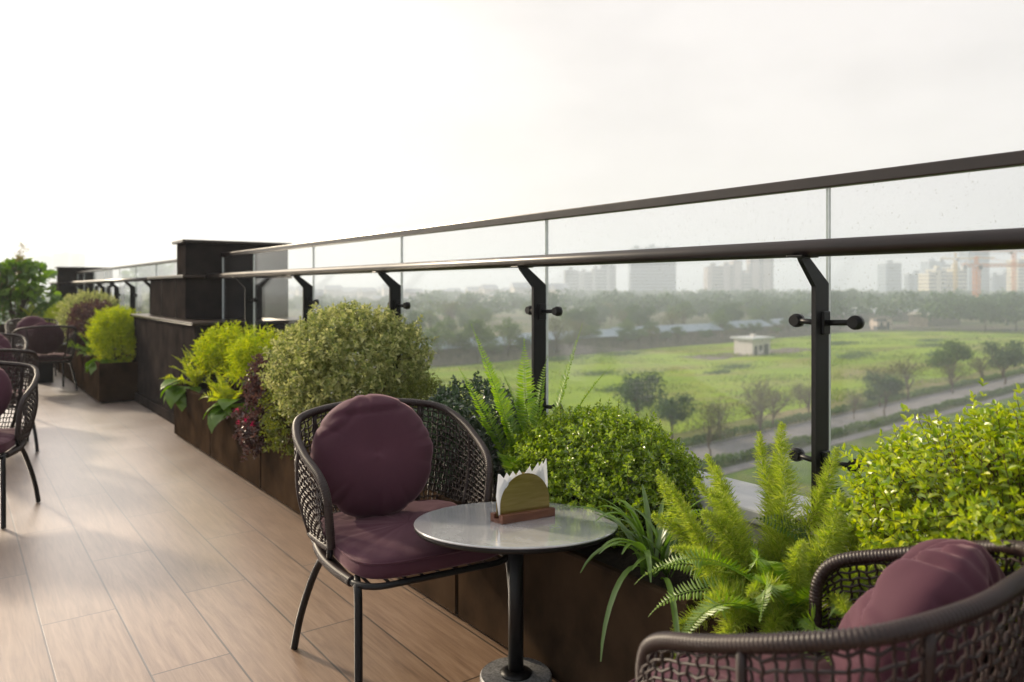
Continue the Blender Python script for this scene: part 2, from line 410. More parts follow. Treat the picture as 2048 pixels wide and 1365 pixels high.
def box(mb, x0, x1, y0, y1, z0, z1, bev=0.0, mi=0, seg=2):
    bm = bmesh.new()
    bmesh.ops.create_cube(bm, size=1.0)
    for v in bm.verts:
        v.co = Vector(((x0 + x1) / 2 + v.co.x * (x1 - x0), (y0 + y1) / 2 + v.co.y * (y1 - y0), (z0 + z1) / 2 + v.co.z * (z1 - z0)))
    if bev > 0:
        bmesh.ops.bevel(bm, geom=bm.edges[:], offset=bev, segments=seg, profile=0.5, affect='EDGES', clamp_overlap=True)
    bm.verts.index_update()
    mb.add([v.co[:] for v in bm.verts], [np.array([v.index for v in f.verts]) for f in bm.faces], mi, False)
    bm.free()

def frames(path):
    p = np.asarray(path, float)
    t = np.gradient(p, axis=0); t /= np.linalg.norm(t, axis=1, keepdims=True) + 1e-12
    n = np.zeros_like(p)
    a = np.array([0, 0, 1.0]) if abs(t[0, 2]) < 0.9 else np.array([1.0, 0, 0])
    v = a - t[0] * (a @ t[0]); n[0] = v / np.linalg.norm(v)
    for i in range(1, len(p)):
        v = n[i - 1] - t[i] * (n[i - 1] @ t[i]); n[i] = v / (np.linalg.norm(v) + 1e-12)
    return p, t, n, np.cross(t, n)

def tube(mb, path, rad, sides=8, mi=0, closed=False, caps=True, smooth=True):
    p, t, n, b = frames(path)
    k = len(p); rad = np.broadcast_to(np.asarray(rad, float), (k,))
    a = np.arange(sides) * 2 * np.pi / sides
    ring = p[:, None] + rad[:, None, None] * (np.cos(a)[None, :, None] * n[:, None] + np.sin(a)[None, :, None] * b[:, None])
    i = np.arange(k if closed else k - 1)[:, None]; j = np.arange(sides)[None]
    i2 = (i + 1) % k; j2 = (j + 1) % sides
    q = np.stack([i * sides + j, i * sides + j2, i2 * sides + j2, i2 * sides + j], -1).reshape(-1, 4)
    mb.add(ring, [q], mi, smooth)
    if caps and not closed:
        base = mb.n - k * sides
        mb.f.append(np.array([base + np.arange(sides)[::-1]])); mb.mi.append(np.array([mi])); mb.sm.append(np.array([False]))
        mb.f.append(np.array([base + (k - 1) * sides + np.arange(sides)])); mb.mi.append(np.array([mi])); mb.sm.append(np.array([False]))

def catmull(pts, per=10, closed=False):
    p = np.asarray(pts, float); n = len(p); out = []
    for i in range(n if closed else n - 1):
        if closed: a, b, c, d = p[i - 1], p[i], p[(i + 1) % n], p[(i + 2) % n]
        else: a, b, c, d = p[max(i - 1, 0)], p[i], p[i + 1], p[min(i + 2, n - 1)]
        t = np.linspace(0, 1, per, endpoint=False)[:, None]
        out.append(0.5 * (2 * b + (c - a) * t + (2 * a - 5 * b + 4 * c - d) * t ** 2 + (3 * b - a - 3 * c + d) * t ** 3))
    if not closed: out.append(p[-1:])
    return np.vstack(out)

def resample(path, n):
    p = np.asarray(path, float)
    s = np.concatenate([[0], np.cumsum(np.linalg.norm(np.diff(p, axis=0), axis=1))])
    u = np.linspace(0, s[-1], n)
    return np.stack([np.interp(u, s, p[:, k]) for k in range(3)], 1)

def lathe(mb, prof, cx=0, cy=0, sides=48, mi=0, smooth=True):
    pr = np.asarray(prof, float); a = np.arange(sides) * 2 * np.pi / sides
    v = np.stack([cx + pr[:, :1] * np.cos(a), cy + pr[:, :1] * np.sin(a), np.broadcast_to(pr[:, 1:], (len(pr), sides))], -1)
    i = np.arange(len(pr) - 1)[:, None]; j = np.arange(sides)[None]; j2 = (j + 1) % sides
    mb.add(v, [np.stack([i * sides + j, i * sides + j2, (i + 1) * sides + j2, (i + 1) * sides + j], -1).reshape(-1, 4)], mi, smooth)
    base = mb.n - len(pr) * sides
    for r, rev in ((0, True), (len(pr) - 1, False)):
        idx = base + r * sides + np.arange(sides)
        mb.f.append(np.array([idx[::-1] if rev else idx])); mb.mi.append(np.array([mi])); mb.sm.append(np.array([False]))

def unit(v): return v / (np.linalg.norm(v, axis=-1, keepdims=True) + 1e-12)

def leaves(mb, base, d, nrm, ln, wd, fold=0.25, droop=0.15, mi=0, blunt=0.36):
    """N folded leaves (two quads each along the midrib)"""
    base = np.asarray(base, float); N = len(base)
    d = unit(np.asarray(d, float)); s = unit(np.cross(d, nrm)); nn = unit(np.cross(s, d))
    ln = np.broadcast_to(ln, (N,))[:, None]; wd = np.broadcast_to(wd, (N,))[:, None]
    up = nn * wd * fold
    tip = base + d * ln - nn * ln * droop
    v = np.stack([base, base + d * ln * 0.3 + s * wd * 0.46 + up, base + d * ln * 0.7 + s * wd * blunt + up - nn * ln * droop * 0.4, tip,
                  base + d * ln * 0.7 - s * wd * blunt + up - nn * ln * droop * 0.4, base + d * ln * 0.3 - s * wd * 0.46 + up], 1)
    o = np.arange(N)[:, None] * 6
    mb.add(v.reshape(-1, 3), [np.concatenate([o + np.array([0, 1, 2, 3]), o + np.array([0, 3, 4, 5])])], mi)

def rand_dirs(rng, n):
    return unit(rng.normal(size=(n, 3)))

def lumpy(rng, dirs, m=14, amp=0.18, k=6.0):
    c = rand_dirs(rng, m); a = rng.uniform(-amp, amp, m)
    return 1 + (a * np.exp(-k * (1 - dirs @ c.T))).sum(1)

def shrub_points(rng, n, center, rad, lower=-0.55, inner=0.35, amp=0.2, m=16):
    d = rand_dirs(rng, int(n * 2.2)); d = d[d[:, 2] > lower][:n]
    f = lumpy(rng, d, m, amp)
    depth = np.where(rng.random(len(d)) < inner, rng.uniform(0.45, 0.9, len(d)), rng.uniform(0.88, 1.04, len(d)))
    p = np.asarray(center) + d * np.asarray(rad) * (f * depth)[:, None]
    out = unit(d / np.asarray(rad))
    return p, out

def sprigs(mb, rng, P, D, length, pairs, leaf, width, spread=0.8, fold=0.25, droop=0.2, mi=0, twig=None, blunt=0.36, sz=0.3):
    """every sprig is a short twig along D that carries opposite leaves"""
    N = len(P); D = unit(D)
    ref = rand_dirs(rng, N); S = unit(np.cross(D, ref)); T = np.cross(D, S)
    L = length * rng.uniform(0.7, 1.25, N)
    for k in range(pairs):
        t = (k + 0.6) / pairs
        side = S if k % 2 == 0 else T
        taper = 1.0 - 0.35 * abs(t - 0.45) * 2
        for sg in (1, -1):
            b = P + D * (L * t)[:, None]
            dd = unit(D * (0.35 + 0.5 * t) + sg * side * spread + rng.normal(size=(N, 3)) * 0.22)
            size = leaf * taper * rng.uniform(1 - sz, 1 + sz, N)
            leaves(mb, b, dd, D + rng.normal(size=(N, 3)) * 0.25, size, size * width / leaf, fold, droop, mi, blunt)
    b = P + D * L[:, None]
    leaves(mb, b - D * leaf * 0.1, D + rng.normal(size=(N, 3)) * 0.3, ref, leaf * 0.7, width * 0.7, fold, droop, mi, blunt)
    if twig is not None:
        for i in range(0, N):
            tube(twig, np.array([P[i] - D[i] * L[i] * 0.6, P[i] + D[i] * L[i]]), [0.0016, 0.0009], 3, 0, False, False)

def stems(mb, rng, base, tips, r0=0.008, r1=0.002, sides=5):
    base = np.asarray(base)
    for t in tips:
        b = base + rng.normal(size=3) * np.array([0.03, 0.03, 0])
        mid = b * 0.45 + t * 0.55 + rng.normal(size=3) * 0.02
        mid[2] = b[2] * 0.5 + t[2] * 0.5
        tube(mb, catmull([b, mid, t], 5), np.linspace(r0, r1, 11), sides)

def shrub(name, label, cat, center, rad, n, length, pairs, leaf, width, mat, zbase=0.40, seed=0, up=0.35, rnd=0.4, amp=0.2, inner=0.35, lower=-0.55, spread=0.8, group=None, twigs=False, blunt=0.36, droop=0.2, nstem=9, stray=0):
    rng = np.random.default_rng(seed)
    root = thing(name, label, cat, (center[0], center[1], zbase), 0, group)
    c = np.array([0, 0, center[2] - zbase])
    P, O = shrub_points(rng, n, c, rad, lower, inner, amp)
    D = unit(O + np.array([0, 0, up]) + rng.normal(size=P.shape) * rnd)
    f = MB(); tw = MB()
    sprigs(f, rng, P, D, length, pairs, leaf, width, spread, 0.25, droop, 0, tw if twigs else None, blunt)
    if stray:
        P2, O2 = shrub_points(rng, stray, c, np.asarray(rad) * 0.96, -0.2, 0.0, amp)
        sprigs(f, rng, P2, unit(O2 + np.array([0, 0, 0.5]) + rng.normal(size=P2.shape) * 0.4), length * 1.7, pairs + 3, leaf * 0.95, width * 0.95, spread, 0.25, droop, 0, tw, blunt)
    f.build("foliage", mat, root)
    if nstem:
        tips = P[rng.choice(len(P), nstem, replace=False)]
        stems(tw, rng, (0, 0, -0.02), tips)
        tw.build("stems", M['twig'], root)
    return root, rng

# ------------------------------------------------------------------ terrace structure
PX = 1.53                                    # front face of the planters by the railing
mb = MB(); box(mb, -7, 1.995, -5, 19.5, -15.2, 0.0)
tag(mb.build("terrace_floor", M['floor']), kind="structure")

def wall(name, label, cat, boxes, mat, part_boxes=()):
    root = thing(name, label, cat, (0, 0, 0))
    for pn, bxs, mt, bev in boxes:
        m_ = MB()
        for b in bxs: box(m_, *b, bev)
        m_.build(pn, mt, root)
    return root

for y0, y1, lab in ((-5.0, 6.70, "low parapet with pale grey coping behind the planters with the strap-leaved plant"),
                    (8.92, 17.5, "low parapet with pale coping under the far glass railing behind the stone pillar")):
    wall("parapet_wall", lab, "parapet wall", [("wall", [(2.0, 2.22, y0, y1, -15.1, 0.525)], M['concrete'], 0),
         ("coping", [(1.975, 2.245, y0, y1, 0.5255, 0.57)], M['coping'], 0.006)], None)

def pillar(y0, label, h):
    r = thing("stone_pillar", label, "pillar", (0, y0, 0))
    m1 = MB(); box(m1, 1.67, 2.70, -0.62, 2.05, 0.10, 0.93, 0.006); m1.build("lower_block", M['granite'], r)
    m2 = MB(); box(m2, 1.64, 2.73, -0.65, 2.08, 0.9315, 0.96, 0.006); m2.build("lower_ledge", M['ledge'], r)
    m3 = MB(); box(m3, 1.74, 2.71, 0, 1.52, 0.961, 1.345, 0.004); m3.build("middle_block", M['granite'], r)
    m4 = MB(); box(m4, 1.71, 2.74, -0.03, 1.55, 1.3465, 1.375, 0.005); m4.build("middle_ledge", M['ledge'], r)
    m5 = MB(); box(m5, 1.742, 2.708, 0.002, 0.34, 1.376, h - 0.03, 0.004); m5.build("upper_block", M['granite'], r)
    m6 = MB(); box(m6, 1.71, 2.74, -0.03, 0.40, h - 0.0285, h, 0.005); m6.build("cap_slab", M['ledge'], r)
    m7 = MB(); box(m7, 1.64, 2.72, -0.65, 2.08, 0.0, 0.0985, 0.004); m7.build("skirting", M['granite'], r)
    m8 = MB()
    for yy in (0.35, 0.95): box(m8, 1.7365, 1.7415, yy, yy + 0.004, 0.965, 1.34)
    m8.build("cladding_joint", M['steel'], r)
    return r
pillar(7.37, "stepped dark granite pillar at the end of the near glass railing", 1.70)
pillar(17.5, "distant dark granite pillar behind the far planters, below a hazy tower", 1.68)

# ------------------------------------------------------------------ glass railings
XP, XG, XH = 2.022, 2.066, 1.935
def railing(y0, y1, posts, label):
    r = thing("glass_railing", label, "glass railing", (0, 0, 0))
    m_ = MB(); tube(m_, [(XH, y0, 1.362), (XH, (y0 + y1) / 2, 1.362), (XH, y1, 1.362)], 0.0245, 20); m_.build("handrail", M['rail'], r)
    m_ = MB(); box(m_, XG - 0.016, XG + 0.016, y0, y1, 1.545, 1.58, 0.004); m_.build("cap_rail", M['rail'], r)
    # post: flat steel plate that bends inwards to carry the handrail
    prof = [(XP - 0.034, 0.57), (XP + 0.034, 0.57), (XP + 0.034, 1.265), (XH + 0.022, 1.338), (XH - 0.020, 1.338), (XH - 0.012, 1.325), (XP - 0.034, 1.255)]
    post = None
    for py in posts:
        if post is None:
            m_ = MB(); n = len(prof)
            v = [(x, -0.007, z) for x, z in prof] + [(x, 0.007, z) for x, z in prof]
            m_.add(v, [np.arange(n)[None, :], np.arange(n, 2 * n)[None, ::-1], np.array([[i, i + n, (i + 1) % n + n, (i + 1) % n] for i in range(n)])])
            post = m_.build("post", M['steel'], r)
            m_ = MB(); box(m_, XP - 0.06, XP + 0.05, -0.05, 0.05, 0.5702, 0.582, 0.003); m_.build("base_plate", M['steel'], post)
            m_ = MB(); box(m_, XH - 0.045, XH + 0.04, -0.025, 0.025, 1.3365, 1.3425, 0.002); m_.build("saddle", M['steel'], post)
            for zc in (1.150, 0.745):
                m_ = MB()
                box(m_, XP - 0.008, XP + 0.03, -0.016, 0.016, zc - 0.034, zc + 0.034, 0.004)
                for sy in (-1, 1):
                    tube(m_, [(XP + 0.008, sy * 0.012, zc), (XP + 0.014, sy * 0.055, zc + 0.002), (XP + 0.022, sy * 0.088, zc + 0.003)], 0.0085, 10)
                    a = np.array([XP + 0.008, sy * 0.092, zc + 0.003]); 
                    tube(m_, [a, a + [0.012, 0, 0], a + [0.013, 0, 0], a + [0.030, 0, 0]], [0.016, 0.016, 0.0205, 0.0205], 18)
                m_.build("spider_clamp", M['steel'], post)
            post.location = (0, py, 0)
        else:
            c = copy_tree(post, r); c.location = (0, py, 0)
    # panes between the posts
    edges = [y0] + [p for p in posts] + [y1]
    for a, b in zip(edges[:-1], edges[1:]):
        if b - a < 0.12: continue
        m_ = MB()
        g0, g1 = a + 0.004, b - 0.004
        X0, X1 = XG - 0.006, XG + 0.006
        v = [(X0, g0, 0.58), (X1, g0, 0.58), (X1, g1, 0.58), (X0, g1, 0.58), (X0, g0, 1.552), (X1, g0, 1.552), (X1, g1, 1.552), (X0, g1, 1.552)]
        m_.add(v, [np.array([[3, 0, 4, 7], [1, 2, 6, 5]])], 0)
        m_.f.append(np.array([[0, 1, 5, 4], [2, 3, 7, 6]])); m_.mi.append(np.array([1, 1])); m_.sm.append(np.array([False, False]))
        m_.build("glass_pane", [M['glass'], M['glass_edge']], r)
    return r
railing(-2.9, 7.34, [-2.689 + 1.302 * k for k in range(8) if -2.689 + 1.302 * k < 7.0], "glass railing with a dark brown handrail in front of the green field")
railing(8.93, 17.46, [10.2 + 1.27 * k for k in range(6)], "far glass railing between the two granite pillars")

# ------------------------------------------------------------------ planters
def planter(name, label, group, loc, lx, ly, h, proto=None):
    if proto is not None:
        o = copy_tree(proto); o.location = loc; o["label"] = label; return o
    r = thing(name, label, "planter", loc, 0, group)
    t = 0.028
    m_ = MB()
    # hollow box with a thick rim, standing on a recessed plinth
    o0 = [(0, 0), (lx, 0), (lx, ly), (0, ly)]; i0 = [(t, t), (lx - t, t), (lx - t, ly - t), (t, ly - t)]
    e = 0.006
    ou = [(e, e), (lx - e, e), (lx - e, ly - e), (e, ly - e)]; iu = [(t - .004, t - .004), (lx - t + .004, t - .004), (lx - t + .004, ly - t + .004), (t - .004, ly - t + .004)]
    rings = [[(x, y, 0.018) for x, y in o0], [(x, y, h - e) for x, y in o0], [(x, y, h) for x, y in ou], [(x, y, h) for x, y in iu], [(x, y, h - 0.008) for x, y in i0], [(x, y, h - 0.06) for x, y in i0]]
    v = [p for rg in rings for p in rg]; f = []
    for a in range(len(rings) - 1):
        for j in range(4): f.append([a * 4 + j, a * 4 + (j + 1) % 4, a * 4 + 4 + (j + 1) % 4, a * 4 + 4 + j])
    f.append([3, 2, 1, 0])
    m_.add(v, [np.array(f)]); m_.build("box_wall", M['planter'], r)
    m_ = MB(); box(m_, 0.03, lx - 0.03, 0.03, ly - 0.03, 0.0, 0.0175); m_.build("plinth", M['steel'], r)
    m_ = MB(); rng = np.random.default_rng(5)
    nx, ny = 10, 22
    gx, gy = np.meshgrid(np.linspace(t + .001, lx - t - .001, nx), np.linspace(t + .001, ly - t - .001, ny))
    z = h - 0.045 + rng.normal(size=gx.shape) * 0.006
    i, j = np.meshgrid(np.arange(ny - 1), np.arange(nx - 1), indexing='ij'); k = i * nx + j
    m_.add(np.stack([gx, gy, z], -1), [np.stack([k, k + 1, k + nx + 1, k + nx], -1).reshape(-1, 4)], 0, True)
    m_.build("soil", M['soil'], r)
    return r
near_y = [-2.06, -0.94, 0.178, 1.294, 2.412, 3.530, 4.648, 5.766]
near_lab = ["dark bronze planter box outside the picture behind the viewer", "dark bronze planter box beyond the seat at the picture's edge",
            "dark bronze planter box beneath the golden shrub", "blackish planter box under the strap-leaved plant and foxtail fern beside the table",
            "planter box behind the plum-cushioned chair by the round table, under the dark ivy-like shrub", "bronze planter box under the big cream-leaved shrub",
            "bronze planter box under the burgundy-leaved shrub with pink flowers", "bronze planter box at the end of its row, next to the stone pillar's base"]
pl0 = None
for y, lab in zip(near_y, near_lab):
    o = planter("planter_box", lab, "planter boxes along the near railing", (PX, y, 0), 0.44, 1.094, 0.435, pl0)
    pl0 = pl0 or o
far_lab = ["far planter box with a dark end face under the round lime bush", "far planter box, second from the pillar, under the purple-leaved shrub", "far planter box beside the pair of facing chairs", "far planter box under the distant cream-leaved shrub", "far planter box behind the seats", "last planter box by the distant pillar"]
pf0 = None
for k, lab in enumerate(far_lab):
    o = planter("planter_box", lab, "planter boxes along the far railing", (1.29, 9.19 + 1.118 * k, 0), 0.5, 1.106, 0.435, pf0)
    pf0 = pf0 or o
o = planter("planter_box", "tall black planter closing the end of the terrace under the big-leaved tree", None, (-1.2, 15.5, 0), 2.6, 0.6, 0.62)

# ------------------------------------------------------------------ chairs
def chair_proto(label, group):
    r = thing("armchair", label, "chair", (0, 0, 0), 0, group)
    half = [(-0.276, -0.005, 0.42), (-0.284, -0.014, 0.50), (-0.293, -0.012, 0.59), (-0.305, 0.030, 0.645), (-0.320, 0.150, 0.690), (-0.316, 0.280, 0.738), (-0.272, 0.392, 0.777), (-0.140, 0.455, 0.797)]
    half_b = [(-0.280, -0.005, 0.42), (-0.288, 0.10, 0.415), (-0.284, 0.22, 0.41), (-0.240, 0.325, 0.41), (-0.115, 0.378, 0.41)]
    mir = lambda h, c: h + [c] + [(-x, y, z) for x, y, z in h[::-1]]
    rim = catmull(mir(half, (0, 0.467, 0.802)), 14)
    base = catmull(mir(half_b, (0, 0.388, 0.41)), 14)
    # rim tube wound with cane: fine ridges along the tube
    L = np.linalg.norm(np.diff(rim, axis=0), axis=1).sum()
    nw = int(L / 0.0058)
    def wound(path, r0, pitch=0.0078, amp=0.0014, sides=10):
        Lp = np.linalg.norm(np.diff(path, axis=0), axis=1).sum(); nn = int(Lp / pitch) * 3
        p = resample(path, nn); m = MB()
        tube(m, p, r0 + amp * np.array([-1.0, 0.6, 0.6])[np.arange(nn) % 3], sides)
        return m
    wound(rim, 0.0138).build("rim", M['rattan'], r)
    wound(base, 0.0115).build("base_rail", M['rattan'], r)
    # woven shell between rim and base rail
    top = catmull([(-0.298, -0.012, 0.595)] + half[3:] + [(0, 0.467, 0.802)] + [(-x, y, z) for x, y, z in half[3:][::-1]] + [(0.298, -0.012, 0.595)], 14)
    nu, nv = 72, 16
    T = resample(top, nu * 4 + 1); B = resample(base, nu * 4 + 1)
    def S(u, v, off=0.0):
        i = np.clip(np.asarray(u) * (nu * 4), 0, nu * 4); i0 = np.floor(i).astype(int); i1 = np.minimum(i0 + 1, nu * 4); w = (i - i0)[..., None]
        t_ = T[i0] * (1 - w) + T[i1] * w; b_ = B[i0] * (1 - w) + B[i1] * w
        v = np.asarray(v)[..., None]
        p = b_ * (1 - v) + t_ * v
        d = p - np.array([0, 0.02, 0]); d[..., 2] = 0; d = unit(d)
        return p + d * (np.sin(np.pi * v) * 0.022 + np.asarray(off)[..., None])
    rng = np.random.default_rng(3)
    w = MB()
    vv = np.linspace(0, 1, 2 * nv + 1)
    for i in range(1, nu):
        wob = rng.normal(size=len(vv)) * 0.0016
        off = 0.0025 * np.sin(np.pi * nv * vv + np.pi * (i % 2))
        tube(w, S(np.full(len(vv), i / nu) + wob, vv, off), 0.0030, 5, 0, False, False)
    for j in range(1, nv):
        uu = np.linspace(0, 1, nu + 1)
        zz = ((np.arange(nu + 1) % 2) * 2 - 1) * 0.008 + rng.normal(size=nu + 1) * 0.005
        off = 0.0025 * ((np.arange(nu + 1) + j) % 2 * 2 - 1)
        tube(w, S(uu, np.clip(j / nv + zz, 0.01, 0.99), off), 0.0030, 5, 0, False, False)
    w.build("woven_shell", M['rattan'], r)
    for u in (0.17, 0.355, 0.645, 0.83):
        m_ = MB(); tube(m_, S(np.full(9, u), np.linspace(0.0, 1.0, 9), np.full(9, 0.002)), 0.0088, 8); m_.build("upright", M['rattan'], r)
    # seat frame and legs
    fr = []
    hw, y0, y1, rc = 0.262, -0.255, 0.335, 0.085
    for cx_, cy_, a0 in ((hw - rc, y1 - rc, 0), (-hw + rc, y1 - rc, 90), (-hw + rc, y0 + rc, 180), (hw - rc, y0 + rc, 270)):
        for a in np.linspace(a0, a0 + 90, 7): fr.append((cx_ + rc * math.cos(R(a)), cy_ + rc * math.sin(R(a)), 0.368))
    m_ = MB(); tube(m_, fr, 0.0105, 8, 0, True); m_.build("seat_frame", M['chair_metal'], r)
    m_ = MB()
    for k in range(9): 
        x = -0.22 + 0.055 * k; tube(m_, [(x, -0.24, 0.366), (x, 0.0, 0.360), (x, 0.26, 0.366)], 0.005, 5)
    m_.build("seat_webbing", M['rattan'], r)
    for sx in (-1, 1):
        p = catmull([(sx * 0.262, -0.175, 0.368), (sx * 0.276, -0.06, 0.366), (sx * 0.282, 0.05, 0.368), (sx * 0.272, 0.17, 0.372), (sx * 0.25, 0.24, 0.375)], 10)
        wound(p, 0.0155).build("side_rail", M['rattan'], r)
        m_ = MB(); tube(m_, [(sx * 0.280, -0.005, 0.43), (sx * 0.279, 0.0, 0.40), (sx * 0.276, 0.02, 0.370)], 0.011, 8); m_.build("arm_bracket", M['chair_metal'], r)
        lg = catmull([(sx * 0.246, -0.165, 0.372), (sx * 0.255, -0.205, 0.362), (sx * 0.258, -0.222, 0.32), (sx * 0.262, -0.236, 0.16), (sx * 0.264, -0.243, 0.004)], 8)
        m_ = MB(); tube(m_, lg, 0.0125, 12); lo = m_.build("leg", M['chair_metal'], r)
        lg = catmull([(sx * 0.266, 0.08, 0.362), (sx * 0.276, 0.125, 0.335), (sx * 0.296, 0.180, 0.24), (sx * 0.316, 0.228, 0.12), (sx * 0.328, 0.262, 0.004)], 8)
        m_ = MB(); tube(m_, lg, 0.0125, 12); lo = m_.build("leg", M['chair_metal'], r)
    # seat cushion: box cushion with rounded corners, crowned top and piping
    na = 96; th = np.arange(na) * 2 * np.pi / na
    def outline(scale, hx=0.266, hy=0.292, ex=5.0):
        c_, s_ = np.cos(th), np.sin(th)
        rr = (np.abs(c_ / hx) ** ex + np.abs(s_ / hy) ** ex) ** (-1 / ex)
        return np.stack([c_ * rr * scale, s_ * rr * scale], 1)
    prof = [(0.02, 0.452), (0.3, 0.451), (0.55, 0.449), (0.78, 0.446), (0.91, 0.441), (0.965, 0.436), (0.99, 0.429), (1.0, 0.419), (1.002, 0.406), (1.0, 0.398), (0.99, 0.388), (0.96, 0.382), (0.5, 0.381), (0.02, 0.381)]
    rng = np.random.default_rng(8)
    ph = rng.uniform(0, 6.28, 6); V = []
    for sc_, z in prof:
        o2 = outline(sc_)
        wob = 0.0025 * (np.sin(9 * th + ph[0]) + np.sin(23 * th + ph[1]) * 0.6) * (1 if 0.5 < sc_ else 0.3)
        V.append(np.stack([o2[:, 0] * (1 + wob * 0.5), o2[:, 1] * (1 + wob * 0.5) + 0.030, np.full(na, z) + (wob if z > 0.425 else 0)], 1))
    m_ = MB(); i = np.arange(len(prof) - 1)[:, None]; j = np.arange(na)[None]
    m_.add(np.vstack(V), [np.stack([i * na + j, (i + 1) * na + j, (i + 1) * na + (j + 1) % na, i * na + (j + 1) % na], -1).reshape(-1, 4), np.arange(na)[None], (len(prof) - 1) * na + np.arange(na)[None, ::-1]], 0, True)
    cu = m_.build("seat_cushion", M['fabric'], r)
    m_ = MB(); o2 = outline(0.992); tube(m_, np.stack([o2[:, 0], o2[:, 1] + 0.030, np.full(na, 0.4305)], 1), 0.0035, 6, 0, True); m_.build("piping", M['fabric'], cu)
    return r

def round_pillow(name, label, loc, tilt, rz, rad=0.205, thick=0.075, seed=1, crease=1.0, group="round plum back pillows", roll=0.0, folds=()):
    """round scatter pillow with gathered edge; its face looks along local -Y when tilt is 0"""
    rng = np.random.default_rng(seed)
    na, nr = 160, 22
    th = np.arange(na) * 2 * np.pi / na
    pl = np.zeros(na)
    for _ in range(26):
        c = rng.uniform(0, 2 * np.pi); wd = rng.uniform(0.03, 0.09); a = rng.uniform(-1.0, 0.5)
        dd = (th - c + np.pi) % (2 * np.pi) - np.pi
        pl += a * np.exp(-(dd / wd) ** 2)
    pl2 = np.roll(pl, 17)[::-1]
    V = []; rings = []
    for side, plv in ((-1, pl), (1, pl2)):
        rs = np.linspace(0.03, 1.0, nr) if side < 0 else np.linspace(1.0, 0.03, nr)[1:]
        for s in rs:
            prof = thick * (1 - s ** 3.2) ** 0.62
            amp = 0.012 * crease * max(0, (s - (0.28 if crease > 2 else 0.55)) / (0.72 if crease > 2 else 0.45)) ** 1.4 * min(1.0, (1.03 - s) * 9)
            rr = rad * s * (1 + 0.026 * pl * s ** 4)
            y = side * (prof + plv * amp)
            sag = 0.016 * np.cos(th - math.pi * 1.5) * (1 - s ** 2)
            for ang, off, fw, fa in folds:        # long soft folds across the cover
                dist = (rr * np.cos(th) * math.cos(ang) + rr * np.sin(th) * math.sin(ang) - off + 0.012 * np.sin(rr * np.sin(th) * 30 + ang * 7)) / fw
                y = y + side * fa * (np.exp(-(dist - 1.1) ** 2) * 0.7 - np.exp(-(dist * 1.7) ** 2)) * (1 - s ** 6)
            V.append(np.stack([rr * np.cos(th), y + (side * sag * 0.6), rr * np.sin(th) - 0.006 * (1 - s)], 1)); 
    n = len(V); i = np.arange(n - 1)[:, None]; j = np.arange(na)[None]
    m_ = MB()
    m_.add(np.vstack(V), [np.stack([i * na + j, i * na + (j + 1) % na, (i + 1) * na + (j + 1) % na, (i + 1) * na + j], -1).reshape(-1, 4), np.arange(na)[None, ::-1], (n - 1) * na + np.arange(na)[None]], 0, True)
    o = m_.build(name, M['fabric'])
    o.matrix_world = Matrix.Translation(loc) @ Matrix.Rotation(rz, 4, 'Z') @ Matrix.Rotation(tilt, 4, 'X') @ Matrix.Rotation(roll, 4, 'Y')
    return tag(o, label, "pillow", group)

G_CH = "brown woven armchairs on the terrace"
CH = [  # x, y, rotation (0 faces -Y), label
    (1.250, 2.245, R(-7), "brown woven armchair with a round plum pillow, drawn up to the round marble table"),
    (1.275, 0.925, R(180 + 2), "woven armchair in the bottom right corner, seen from behind over its arm"),
    (0.030, 5.02, R(-15), "woven armchair cut by the picture's left edge with its black front legs in full view"),
    (0.225, 7.05, R(176), "woven armchair standing back to back with the one at the left edge"),
    (0.255, 8.45, R(-4), "woven armchair half hidden behind two others at the left edge"),
    (0.900, 10.80, R(183), "far woven armchair seen squarely from behind, plum pillow showing through its weave"),
    (0.950, 12.70, R(-3), "far woven armchair facing the viewer across the black pedestal table"),
]
proto = chair_proto(CH[0][3], G_CH)
for k, (x, y, rz, lab) in enumerate(CH):
    o = proto if k == 0 else copy_tree(proto)
    o.location = (x, y, 0); o.rotation_euler = (0, 0, rz); o["label"] = lab
    if k == 1:                                # this chair's loose seat cushion has slid back
        for ch in o.children:
            if ch.name.startswith("seat_cushion"): ch.location.y = 0.055; ch.scale.y = 0.94

PIL = ["round plum pillow leaning in the chair by the marble table", "creased plum pillow in the chair at the bottom right corner", "plum pillow in the chair at the left edge with the black front legs",
       "plum pillow in the chair standing back to back with the left-edge chair", "plum pillow in the half hidden chair at the left edge", "plum pillow seen through the weave of the far chair", "plum pillow in the far chair that faces the viewer"]
for k, (x, y, rz, _) in enumerate(CH):
    ly, lz, tl = (0.225, 0.650, R(-17)) if k != 1 else (0.265, 0.618, R(-28))
    lx = -0.055 if k == 0 else (0.0 if k != 1 else -0.150)
    px, py = x + lx * math.cos(rz) - ly * math.sin(rz), y + lx * math.sin(rz) + ly * math.cos(rz)
    if k == 0:
        round_pillow("round_pillow", PIL[k], (px, py, lz), tl, rz + R(-8), 0.221, 0.084, 11, 0.8, roll=R(20), folds=((R(120), 0.150, 0.022, 0.012), (R(150), 0.165, 0.018, 0.010)))
    elif k == 1:
        round_pillow("round_pillow", PIL[k], (px, py, lz), tl, rz + R(6), 0.196, 0.088, 29, 2.05, folds=((R(25), -0.10, 0.030, 0.020), (R(38), -0.02, 0.026, 0.022), (R(12), 0.055, 0.030, 0.020), (R(50), 0.115, 0.024, 0.016), (R(-20), -0.15, 0.022, 0.014)))
    else:
        round_pillow("round_pillow", PIL[k], (px, py, lz), tl, rz, 0.205, 0.075, 40 + k, 1.2)

